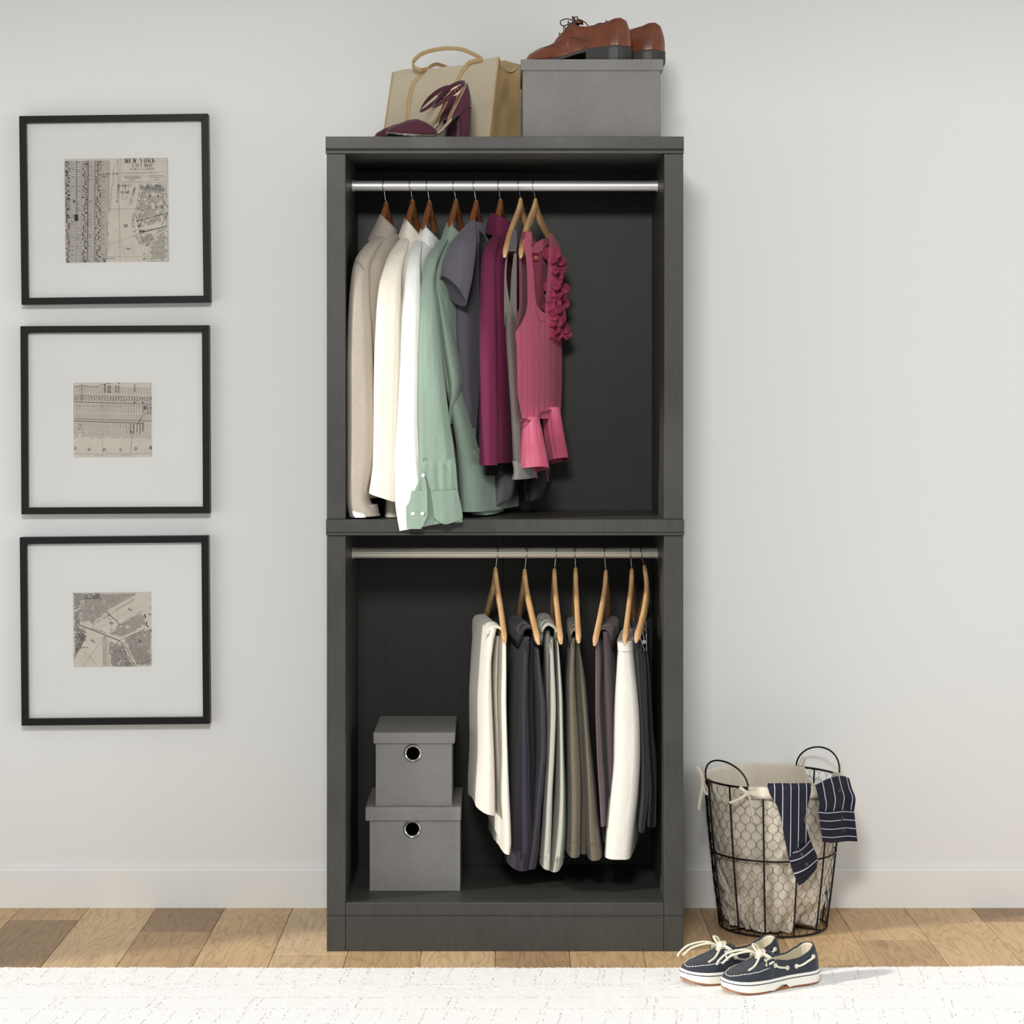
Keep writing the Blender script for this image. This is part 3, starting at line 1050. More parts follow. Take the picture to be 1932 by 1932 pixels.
# grey sleeveless top
g = thing('sleeveless_tee', 'grey sleeveless top with a dark armhole hanging beside the pink blouse', 'top', at(965, 700, .24))
mb = MB()
flap_rows(mb, [(585, 945, 974, .062, .40), (640, 946, 974, .055, .42), (700, 950, 976, .05, .42), (800, 957, 980, .05, .42), (896, 960, 986, .05, .42)], slope=.2, fold=.007, seed=31, hollow=.02)
mb.build('body', m_greyt, g)
mb = MB()
YT = lambda x, y: .06 + max(0, (470 - y)) * .0016
panel_rows(mb, [(462, 957, 961), (480, 954.5, 958), (520, 951.5, 955.5), (560, 951, 960), (580, 951, 964), (600, 951, 968), (622, 952, 968)], lambda x, y: YT(x, y) + max(0, y - 592) * .0012, nx=6, th=.004)
panel_rows(mb, [(462, 970, 974), (480, 969, 975), (520, 965, 975), (560, 963, 975), (580, 962, 975), (600, 962, 976), (622, 963, 976)], lambda x, y: YT(x, y) + .008 + max(0, y - 592) * .0012, nx=6, th=.004)
mb.build('armhole_edge', m_greyt, g)
mb = MB()
panel_rows(mb, [(434, 965, 974), (445, 961, 975), (460, 957, 975), (474, 955, 974.5)], lambda x, y: .052 + max(0, (474 - y)) * .0018, nx=10, th=.02, fold=.003)
mb.build('shoulder_strap', m_greytrim, g)
mb = MB()
flap_rows(mb, [(870, 958, 984, .046, .4), (888, 962, 988, .046, .4), (905, 958, 988, .046, .4)], slope=.24, fold=.006, seed=33, m=14)
mb.build('pale_hem', m_palehem, g)
mb = MB()
flap_rows(mb, [(860, 930, 960, .16, .42), (910, 925, 962, .16, .42), (945, 926, 956, .16, .42), (956, 927, 940, .16, .42)], slope=.1, fold=.01, seed=34, m=24)
mb.build('lining', m_greytrim, g)

# pink blouse
g = thing('sleeveless_blouse', 'rose pink satin sleeveless blouse with dark rose petal ruffles on one strap', 'blouse', at(1020, 700, .24))


def YB(x, y):
    return .035 + (x - 982) / 86 * .36


def YBf(x, y):   # pleated front: vertical pleats every ~11 px, deeper lower down
    k = math.fmod(x - 972, 11.0) / 11.0
    return YB(x, y) - .012 + .006 * ((1 - k) if k > .15 else k / .15 * .85) * min(1, max(0, (y - 560) / 40)) - .018 * sin(pi * min(1, max(0, (x - 974) / 86))) + .0022 * sin(x * 1.9 + .6 * sin(x * .7)) * max(0, min(1, (y + (x - 984) * .25 - 752) / 34))


mb = MB(); panel_rows(mb, [(437, 992.5, 1001.5), (446, 990, 1002), (464, 989, 1003), (490, 993, 1004.5), (516, 994.5, 1007), (572, 995, 1012), (585, 993, 1020), (597, 990.5, 1031)], lambda x, y: YBf(x, y), nx=14, th=.003)
mb.build('front_strap', m_pink, g)
mb = MB(); panel_rows(mb, [(440, 1036.5, 1041), (470, 1036, 1058), (498, 1034, 1062), (563, 1030, 1062), (590, 1028, 1060), (598, 1027, 1060)], lambda x, y: YBf(x, y), nx=14, th=.003)
mb.build('front_strap', m_pink, g)
mb = MB(); panel_rows(mb, [(596, 990.5, 1060), (610, 984, 1060), (628, 972.5, 1060), (634, 972, 1060), (645, 974, 1060), (680, 975.5, 1061), (740, 976.5, 1060), (765, 980, 1059), (790, 984, 1057)], YBf, nx=90, m=60, th=.003, fold=.005, seed=41, freq=30)
mb.build('bodice', m_pink, g)
mb = MB()
panel_rows(mb, [(486, 979, 998), (520, 979.5, 998), (572, 980, 1000), (600, 976, 1000), (628, 972, 1000)], lambda x, y: YB(x, y) + .04 - (1 - min(1, max(0, (x - 970) / 20))) * .045, nx=20, th=.002)
panel_rows(mb, [(456, 1004, 1036), (464, 1000, 1038), (500, 996, 1040), (600, 996, 1040), (640, 996, 1040)], lambda x, y: YB(x, y) + .045 + .004 * sin(x * .9), nx=40, th=.002)
mb.build('back_panel', m_rose, g)
mb = MB(); panel_rows(mb, [(437, 985.5, 1003), (446, 983.5, 1004), (458, 982, 1005), (472, 979.5, 998)], lambda x, y: YB(x, y) + .02, nx=12, th=.003)
mb.build('shoulder', m_pink, g)
mb = MB(); panel_rows(mb, [(450, 1024, 1037.5), (458, 1013, 1037), (468, 1003, 1028), (477, 1001, 1018)], lambda x, y: YB(x, y) + .038, nx=14, th=.003)
mb.build('back_neckband', m_pink, g)
mb = MB(); panel_rows(mb, [(480, 1005, 1016.5), (486, 1005.3, 1017), (492, 1005.8, 1016.5)], lambda x, y: YB(x, y) + .036, nx=4, m=6, th=.001)
lab = mb.build('neck_label', M_plain('red_label', (168, 20, 34), 0.6), g)
mb = MB()
for i, x in enumerate((1007, 1009.5, 1012, 1014.5)):
    a, b = at(x, 483, YB(x, 485) + .0345), at(x + (.9 if i % 2 else -.2), 490, YB(x, 485) + .0345)
    mb.tube([a, b], .0005, 5)
mb.build('lettering', M_plain('label_print', (225, 205, 190), 0.7), lab)
mb = MB(); panel_rows(mb, [(577, 1010.5, 1014), (585, 1011.5, 1020), (593, 1013, 1029), (600, 1016, 1029), (606, 1021, 1028.5)], lambda x, y: YBf(x, y) - .005, nx=10, m=12, th=.002)
mb.build('neck_facing', m_pink, g)
for rows, sd in (([(786, 985, 1016.5), (800, 982.5, 1018), (830, 978, 1023), (860, 974, 1029), (886, 971, 1033)], 1), ([(768, 1023, 1057.5), (790, 1023, 1060), (820, 1025, 1065), (850, 1030, 1070), (869, 1033, 1073)], 2)):
    mb = MB()
    tube_rows(mb, [(r[0], r[1], r[2], YB((r[1] + r[2]) / 2, 0) - .01, .03 + .02 * i / 4) for i, r in enumerate(rows)], fold=.008, seed=50 + sd, hollow=.03, freq=2.2, tilt=(.004, -.008), tilt_from=.5, n=64, m=34)
    mb.build('peplum', m_pink, g)
mb = MB()
mb.tube(spline([at(982, 793, YBf(984, 0) - .004), at(990, 795, YBf(990, 0) - .012), at(1003, 792, YBf(1003, 0) - .012), at(1018, 786, YBf(1018, 0) - .008), at(1022, 778, YBf(1022, 0) - .008), at(1034, 775, YBf(1034, 0) - .012), at(1048, 772, YBf(1048, 0) - .012), at(1058, 768, YBf(1058, 0))], 40), .0022, 8)
mb.tube(spline([at(1031, 872, .17), at(1031.5, 885, .17), at(1033, 898, .17), at(1034.5, 908, .17)], 12), .0016, 6)
mb.tube(spline([at(1012, 880, .13), at(1012.5, 890, .13), at(1013, 903, .13)], 12), .0014, 6)
mb.build('drawstring', m_rose, g)
rr = random.Random(11)
fl = [(1043, 482, 13), (1052, 492, 11), (1056, 505, 10), (1045, 510, 10), (1052, 524, 11), (1042, 537, 12), (1060, 549, 13), (1050, 553, 12), (1040, 560, 10), (1037, 582, 12), (1048, 578, 11), (1062, 578, 10), (1040, 601, 13), (1054, 598, 11), (1047, 614, 11), (1039, 629, 9), (1052, 634, 9), (1064, 622, 10), (1069, 634, 8)]
for x, y, s_ in fl:
    mb = MB()
    c0 = at(x, y, YB(min(x, 1062), y) - .035)
    k = 3
    a0 = rr.random() * 6
    for q in range(k):
        a = a0 + 2 * pi * q / k + rr.uniform(-.3, .3)
        R = s_ * .00136 * rr.uniform(.95, 1.3)
        ax = Vector((cos(a), 0, sin(a)))
        nn = (Vector((rr.uniform(-.4, .2), -1, rr.uniform(-.3, .5)))).normalized()
        ax = (ax - nn * ax.dot(nn)).normalized()
        ay = nn.cross(ax)
        cc = c0 + ax * R * .55 - nn * rr.uniform(-.002, .005) * (-1)
        rings = []
        for i in range(5):
            r_ = R * .75 * (i + .3) / 4.3
            rings.append([cc + ax * (r_ * cos(2 * pi * j / 14)) + ay * (r_ * 1.05 * sin(2 * pi * j / 14)) + nn * (.45 * (r_ * cos(2 * pi * j / 14 - .3) + R * .3) ** 2 / R + .14 * r_ * sin(4 * pi * j / 14)) for j in range(14)])
        mb.loft(rings, cap1=False)
    mb.build('ruffle_flower', m_rose, g, solid=.0009)
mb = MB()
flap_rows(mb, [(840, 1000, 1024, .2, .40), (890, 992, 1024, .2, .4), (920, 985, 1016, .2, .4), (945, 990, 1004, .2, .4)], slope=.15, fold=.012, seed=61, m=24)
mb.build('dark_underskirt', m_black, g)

# ---------------------------------------------------------------- trousers, lower compartment
m_cream = M_cloth('cream_cotton', (222, 216, 204), 0.8, vary=0.03, bump=0.15)
m_purple = M_cloth('dark_purple_wool', (47, 42, 53), 0.9, vary=0.08, bump=0.12, sheen=0.1)
m_palegrey = M_cloth('pale_grey_twill', (172, 172, 160), 0.82, vary=0.05, bump=0.14)
m_tweed = M_cloth('brown_tweed', (108, 100, 84), 0.95, heather=0.4, bump=0.15)
m_mauve = M_cloth('mauve_wool', (96, 80, 84), 0.85, vary=0.06, bump=0.12)
m_offwhite = M_cloth('off_white_cotton', (218, 214, 205), 0.8, vary=0.03, bump=0.25, wrinkle=0.4)
m_navyblack = M_cloth('black_wool', (17, 17, 22), 0.9, bump=0.12)
m_slateblue = M_cloth('slate_blue_cloth', (42, 44, 52), 0.9, bump=0.12)


def trousers(label, mat, px0, slope, flaps, saddle, seed, group='trousers hanging from the lower rod', name='trousers', cat='trousers', fold=.006):
    g = thing(name, label, cat, at(px0, 1400, .24), group=group)
    for i, (rows, kw) in enumerate(flaps):
        mb = MB()
        rw = [(r[0], r[1], r[2], kw.get('yn', .06), kw.get('yf', .38)) if len(r) == 3 else r for r in rows]
        flap_rows(mb, rw, slope=kw.get('slope', slope), fold=kw.get('fold', fold), seed=seed + i * 3.3, hollow=kw.get('hollow', .02), tilt=kw.get('tilt', (0, 0)), tilt_from=kw.get('tf', .85), power=kw.get('power', .75), m=70)
        mb.build(kw.get('name', 'trouser_leg'), kw.get('mat', mat), g)
    if saddle:
        L, Rr, py, Yn = saddle
        a, b = at(L, py, Yn), at(Rr, py, Yn)
        xc, r = (a.x + b.x) / 2, (b.x - a.x) / 2
        mb = MB()
        rings = []
        for k in range(30):
            y = Yn + (.38 - Yn) * k / 29
            lg = min(1, k / 7) ** .7
            prof = [(-r * 1.05, -.045 * lg), (-r * 1.04, -.022 * lg)] + [(-r * cos(pi * j / 14), r * .95 * sin(pi * j / 14)) for j in range(15)] + [(r * 1.04, -.022 * lg), (r * 1.05, -.045 * lg)]
            rings.append([(xc + slope * (y - Yn) + q[0] * (1 + .10 * noise.noise((y * 22, j * .4, seed))), y, a.z + q[1] + .003 * noise.noise((y * 18, j * .3, seed + 4))) for j, q in enumerate(prof)])
        mb.loft(rings, closed=False)
        mb.build('folded_top', mat, g, solid=.006)
    return g


def belt_loop(g, x0, y0, x1, y1, Y, mat, w=4.2):
    mb = MB()
    for k in range(1):
        a, b = at(x0, y0, Y), at(x1, y1, Y)
        d = (b - a).normalized()
        s = Vector((d.z, 0, -d.x)) * w * .00137
        t = Vector((0, -.003, 0))
        mb.hexa([a - s, a + s, a + s + t, a - s + t, b - s, b + s, b + s + t, b - s + t])
    mb.build('belt_loop', mat, g, smooth=False, bevel=.0008)


def hem_line(g, pts, mat, r=.0006, name='seam'):
    mb = MB()
    seam(mb, [at(*p) for p in pts], r)
    mb.build(name, mat, g)


trousers('cream trousers folded over a hanger, leftmost on the lower rod', m_cream, 935, -.14, [
    ([(1186, 919, 944), (1215, 915, 937), (1260, 911, 932), (1330, 907, 934), (1420, 908, 938), (1500, 904, 942), (1535, 903, 943)], dict(tilt=(-.012, .003), yn=.065)),
    ([(1200, 934, 945), (1300, 931, 943), (1400, 934, 946), (1520, 938, 950), (1580, 938, 952)], dict(yn=.12, tilt=(-.02, .01))),
    ([(1203, 949, 958), (1260, 948, 960), (1330, 945, 962), (1420, 946, 965), (1500, 944, 968.5), (1560, 947, 970.5), (1590, 947.5, 971), (1611, 948, 967)], dict(yn=.05, tilt=(-.004, .002))),
], (921, 950, 1196, .07), 1.1)
trousers('dark purple trousers folded over a hanger, second from the left on the lower rod', m_purple, 995, -.115, [
    ([(1205, 988, 1004), (1260, 984, 1001), (1330, 981, 1000), (1420, 979, 1004), (1520, 976, 1008), (1600, 972, 1012), (1643, 967, 1008)], dict(yn=.06, tilt=(.003, .001))),
    ([(1226, 1012, 1019), (1280, 1014, 1026), (1340, 1019, 1032), (1420, 1020, 1033.5), (1460, 1017, 1031), (1500, 1013, 1028), (1540, 1010, 1024), (1600, 1000, 1022), (1640, 990, 1018)], dict(yn=.055, tilt=(.006, .001))),
    ([(1215, 1001, 1011), (1300, 998, 1010), (1450, 998, 1016), (1600, 996, 1014)], dict(yn=.10)),
], (986, 1010, 1196, .075), 2.2)
pu = [o for o in COL.objects if o.get('label', '').startswith('dark purple trousers')][0]
belt_loop(pu, 979, 1606, 975, 1640, .052, m_purple)
g = trousers('pale grey trousers with a belt loop at the hanging waistband, third from the left', m_palegrey, 1048, -.03, [
    ([(1190, 1024, 1042), (1240, 1028, 1040), (1330, 1031, 1040), (1480, 1030, 1040), (1600, 1026, 1040)], dict(yn=.12)),
    ([(1208, 1036, 1046), (1260, 1036, 1048), (1330, 1036, 1050), (1440, 1033, 1048), (1500, 1030, 1046), (1560, 1027, 1046), (1600, 1024, 1046), (1642, 1021, 1046)], dict(yn=.055, tilt=(-.008, .0))),
    ([(1213, 1050, 1055), (1260, 1051, 1060), (1330, 1053, 1066), (1420, 1054, 1069), (1500, 1052.5, 1072), (1560, 1048, 1073), (1600, 1043, 1072), (1645, 1036, 1067)], dict(yn=.05, tilt=(.008, .0))),
], (1023, 1049, 1192, .075), 3.3)
belt_loop(g, 1034, 1610, 1032, 1640, .042, m_palegrey, 3.2)
hem_line(g, [(1027, 1617, .056), (1031, 1619, .046), (1042, 1622, .044), (1056, 1621, .043), (1066, 1616, .047)], m_stitch)
g = trousers('brown grey tweed trousers hanging straight in the middle of the lower rod', m_tweed, 1087, 0.0, [
    ([(1206, 1079, 1087), (1250, 1075, 1087), (1300, 1072, 1089), (1400, 1072, 1096), (1500, 1073, 1101), (1590, 1071.5, 1100), (1619, 1070, 1099.5)], dict(yn=.05)),
    ([(1206, 1087, 1092), (1250, 1089, 1100), (1300, 1092, 1108), (1400, 1098, 1117), (1500, 1101, 1128), (1590, 1104, 1136), (1624, 1108, 1140)], dict(yn=.06, tilt=(.004, 0))),
    ([(1206, 1084, 1090), (1300, 1084, 1100), (1400, 1088, 1106), (1500, 1094, 1112), (1612, 1092, 1112)], dict(yn=.09)),
], (1078, 1094, 1196, .06), 4.4, fold=.004)
hem_line(g, [(1075, 1587, .052), (1079, 1588, .048), (1092, 1588, .047), (1097, 1587, .051)], m_stitch, .0005)
hem_line(g, [(1109, 1591, .062), (1113, 1592, .058), (1126, 1592, .057), (1132, 1591, .061)], m_stitch, .0005)
trousers('mauve trousers folded over a hanger, just left of the white skirt', m_mauve, 1140, .13, [
    ([(1205, 1121, 1128), (1250, 1119.5, 1132), (1330, 1118, 1130), (1420, 1121, 1134), (1500, 1126, 1140), (1560, 1130, 1142)], dict(yn=.06)),
    ([(1193, 1134, 1148), (1250, 1137, 1150), (1330, 1140, 1156), (1420, 1143, 1160), (1513, 1147, 1164)], dict(yn=.08)),
    ([(1210, 1126, 1138), (1300, 1126, 1140), (1480, 1130, 1150), (1590, 1134, 1150)], dict(yn=.13)),
], (1128, 1150, 1196, .09), 5.5)
g = thing('skirt', 'off white straight skirt clipped by its waistband near the right end of the lower rod', 'skirt', at(1175, 1400, .24))
mb = MB()
flap_rows(mb, [(1226, 1162.5, 1194, .05, .40), (1260, 1161, 1197, .048, .40), (1320, 1158, 1203, .045, .40), (1400, 1156.5, 1207.5, .045, .40), (1435, 1156, 1208, .045, .4), (1500, 1150.5, 1205.5, .045, .40), (1560, 1145, 1200.5, .045, .40), (1622, 1140.5, 1195, .045, .40)], slope=.10, fold=.008, seed=6.6, power=.45, hollow=.03, tilt=(-.001, 0), m=80)
mb.build('skirt_body', m_offwhite, g)
mb = MB()
flap_rows(mb, [(1213, 1161.5, 1192.5, .047, .40), (1222, 1161.8, 1193.5, .0465, .40), (1229, 1162, 1194.5, .046, .40)], slope=.10, fold=.002, seed=6.6, power=.45, m=8)
mb.build('waistband', m_offwhite, g)
g = trousers('black trousers in the shadow at the right end of the lower rod', m_navyblack, 1215, .04, [
    ([(1196, 1196, 1212, .07, .38), (1260, 1200, 1216, .07, .38), (1400, 1206, 1226, .07, .38), (1500, 1208, 1228, .07, .38), (1572, 1203, 1219, .07, .38)], dict(mat=m_slateblue)),
    ([(1200, 1210, 1218, .1, .38), (1260, 1214, 1226, .1, .38), (1400, 1220, 1235, .1, .38), (1500, 1225, 1243, .1, .38), (1562, 1222, 1241, .1, .38)], dict()),
], None, 7.7)

# ---------------------------------------------------------------- herringbone boxes


def rounded(b):
    return b


def storage_box(label, x0, x1, lx0, lx1, y0, y1, z0, zl0, z1, ring=None, lid_over=.006):
    """Fabric storage box: body, overhanging lid, optional metal finger ring with a real hole."""
    g = thing('storage_box', label, 'box', ((x0 + x1) / 2, (y0 + y1) / 2, z0), group='grey herringbone storage boxes')
    mb = MB()
    zt = z1 - .006
    if ring is None:
        mb.box(x0, x1, y0, y1, z0, zt)
        mb.build('box_body', m_herr, g, smooth=False, bevel=.004, seg=3)
    else:
        cx, cz, ro, ri = ring
        angs = sorted(set([round(2 * pi * k / 40, 5) for k in range(40)] + [round(math.atan2(zz - cz, xx - cx) % (2 * pi), 5) for xx in (x0, x1) for zz in (z0, zt)]))
        inner, outer = [], []
        for a in angs:
            c, s_ = cos(a), sin(a)
            tx = ((x1 - cx) / c if c > 1e-6 else (x0 - cx) / c if c < -1e-6 else 1e9)
            tz = ((zt - cz) / s_ if s_ > 1e-6 else (z0 - cz) / s_ if s_ < -1e-6 else 1e9)
            t_ = min(tx, tz)
            inner.append((cx + ri * c, cz + ri * s_))
            outer.append((cx + t_ * c, cz + t_ * s_))
        k = len(angs)
        for i in range(k):
            j = (i + 1) % k
            q = [inner[i], outer[i], outer[j], inner[j]]
            mb.face([(p[0], y0, p[1]) for p in q], q)
            mb.face([(inner[i][0], y0, inner[i][1]), (inner[j][0], y0, inner[j][1]), (inner[j][0], y0 + .004, inner[j][1]), (inner[i][0], y0 + .004, inner[i][1])])
        for q in (((x0, y0), (x0, y1)), ((x0, y1), (x1, y1)), ((x1, y1), (x1, y0))):
            (a, b_), (c, d) = q
            pts = [(a, b_, z0), (c, d, z0), (c, d, zt), (a, b_, zt)]
            mb.face(pts, [(p[0] + p[1], p[2]) for p in pts])
        for z in (z0, zt):
            mb.face([(x0, y0, z), (x1, y0, z), (x1, y1, z), (x0, y1, z)])
        mb.build('box_body', m_herr, g, smooth=False, weld=True)
        mb = MB()
        yy = y0 - .0005
        prof = [(ri - .0008, .0035), (ri - .0008, -.0025), (ri + .001, -.0042), ((ri + ro) / 2, -.0052), (ro - .001, -.0036), (ro, -.0005)]
        rings = [[(cx + r * cos(2 * pi * j / 48), yy + d, cz + r * sin(2 * pi * j / 48)) for j in range(48)] for r, d in prof]
        mb.loft(rings, True, False, False)
        mb.build('finger_ring', m_chrome, g)
    mb = MB()
    mb.box(lx0, lx1, y0 - lid_over, y1 + lid_over * .5, zl0, z1)
    mb.build('lid', m_herr, g, smooth=False, bevel=.0035, seg=3)
    return g


def bx(px, Y):
    return at(px, 0, Y).x


def bz(py, Y):
    return at(0, py, Y).z


y0 = .132
zb_, zl, zt_ = ZB + .0003, bz(1549.5, .125), bz(1523, .125)
storage_box('larger grey herringbone storage box at the bottom of the stack on the closet floor', bx(697.5, y0), bx(868, y0), bx(689, .125), bx(869.5, .125), y0, .41, zb_, zl, zt_, (bx(778, y0), bz(1564, y0), 17.3 * .00139, 12.2 * .00139))
y1_ = .139
storage_box('smaller grey herringbone storage box on top of the stack on the closet floor', bx(709, y1_), bx(852.5, y1_), bx(704, .133), bx(858, .133), y1_, .425, zt_ + .0003, bz(1403.5, .133), bz(1382, .133), (bx(779, y1_), bz(1421, y1_), 17.3 * .00139, 12.2 * .00139))
yb = .025
ZBOX = bz(111.5, yb - .006)
storage_box('wide grey herringbone storage box on top of the closet under the brown shoes', bx(986, yb), bx(1246.5, yb), bx(982.5, yb), bx(1251.5, yb), yb, .36, ZT + .0003, bz(133.5, yb), ZBOX)

# ---------------------------------------------------------------- shoes


def lerp_prof(pr, s):
    for i in range(len(pr) - 1):
        if s <= pr[i + 1][0]:
            a, b = pr[i], pr[i + 1]
            u = (s - a[0]) / (b[0] - a[0])
            u = u * u * (3 - 2 * u) * .5 + u * .5
            return a[1] + (b[1] - a[1]) * u
    return pr[-1][1]


WPROF = [(0, 0), (.012, .3), (.03, .46), (.06, .63), (.1, .77), (.18, .93), (.27, 1.0), (.36, .99), (.48, .87), (.6, .76), (.72, .75), (.84, .77), (.91, .7), (.955, .55), (.982, .37), (1, 0)]


class Shoe:
    """Shoe in local space: +X from toe to heel, Z up, sole on z = 0."""
    def __init__(s, L, W, side=1):
        s.L, s.W, s.side = L, W, side

    def w(s, t):
        return s.W * lerp_prof(WPROF, t)

    def mid(s, t):   # centre line bows a little towards the inside at the toe
        return s.side * s.W * .16 * (1 - t) ** 2

    def outline(s, k=40, grow=0.0, t0=0.0, t1=1.0):
        ts = [t0 + (t1 - t0) * (0.5 - 0.5 * cos(pi * i / k)) for i in range(k + 1)]
        up = [(s.L * t, s.mid(t) + s.w(t) + (grow if 0 < t < 1 else 0)) for t in ts]
        dn = [(s.L * t, s.mid(t) - s.w(t) - (grow if 0 < t < 1 else 0)) for t in ts]
        if grow:
            up[0] = dn[0] = (up[0][0] - grow, up[0][1]); up[-1] = dn[-1] = (up[-1][0] + grow, up[-1][1])
        return up + dn[-2:0:-1]

    def sole(s, zb, zt, grow=0.0, k=40, t0=0.0, t1=1.0, taper=.97):
        mb = MB()
        o = s.outline(k, grow, t0, t1)
        cx = s.L * .5
        rings = [[((x - cx) * (taper if a == 0 else 1) + cx, y * (taper if a == 0 else 1), f(x / s.L)) for x, y in o] for a, f in ((0, zb), (1, lambda t: zb(t) + (zt(t) - zb(t)) * .25), (1, zt))]
        mb.loft(rings)
        return mb

    def vamp(s, zs, zt, t0, t1, p=.62, n=24, m=30, inset=.0015):
        mb = MB()
        rings = []
        for i in range(m + 1):
            t = t0 + (t1 - t0) * (i / m) ** 1.5
            w, zb, h = max(.002, s.w(t) - inset), zs(t), zt(t)
            rings.append([(s.L * t, s.mid(t) + w * sgn_pow(cos(pi * j / n), p * 1.25), zb + (h - zb) * sin(pi * j / n) ** p) for j in range(n + 1)])
        mb.loft(rings, closed=False)
        return mb

    def quarter(s, zs, zc, t0, lean=.78, inset=.0015, k=44, rows=8, top=0.0):
        mb = MB()
        ts = [1 - (1 - t0) * (i / k) ** 1.7 for i in range(k, -1, -1)]
        per = [(t, 1) for t in ts] + [(t, -1) for t in ts[-2::-1]]
        rings = []
        for r in range(rows + 1):
            v = r / rows
            ring = []
            for t, sd in per:
                ln = 1 - (1 - lean) * v ** 1.5
                w = max(0, s.w(t) - inset) * ln
                back = (s.L - inset) - .012 * v + .004 * sin(pi * v)
                x = min(s.L * t, s.L * t - (s.L - back) * max(0, (t - .8) / .2))
                z = zs(t) + (zc(t) - zs(t)) * v
                ring.append((x, s.mid(t) + sd * w, z))
            rings.append(ring)
        mb.loft(rings, closed=False)
        return mb

    def on_vamp(s, t, th, zs, zt, p=.62, off=.001, inset=.0015):
        w, zb, h = max(.002, s.w(t) - inset), zs(t), zt(t)
        return Vector((s.L * t, s.mid(t) + (w + off) * sgn_pow(cos(th), p * 1.25), zb + (h - zb) * abs(sin(th)) ** p + off))


m_navy = M_plain('navy_canvas', (37, 42, 53), 0.85, vary=0.12, scale=30, bump=0.35, bscale=900, sheen=0.15)
m_rubber = M_plain('white_rubber', (232, 230, 220), 0.5, vary=0.02)
m_gum = M_plain('gum_rubber', (156, 96, 52), 0.6)
m_lining = M_plain('cream_lining', (206, 196, 172), 0.9, vary=0.06, scale=40, bump=0.3)
m_lace = M_plain('cream_leather_lace', (226, 218, 198), 0.6, vary=0.05, scale=60)
m_navyline = M_plain('navy_line', (36, 40, 58), 0.6)
m_brown = M_plain('cognac_leather', (108, 55, 30), 0.3, vary=0.22, scale=22, bump=0.12, bscale=500, coat=0.35)
m_brown2 = M_plain('cognac_leather_dark', (92, 44, 24), 0.34, vary=0.2, scale=22, bump=0.12, bscale=500, coat=0.3)
m_sole = M_plain('black_sole', (44, 43, 41), 0.5, vary=0.08)
m_blacklace = M_plain('dark_brown_lace', (44, 28, 22), 0.7)


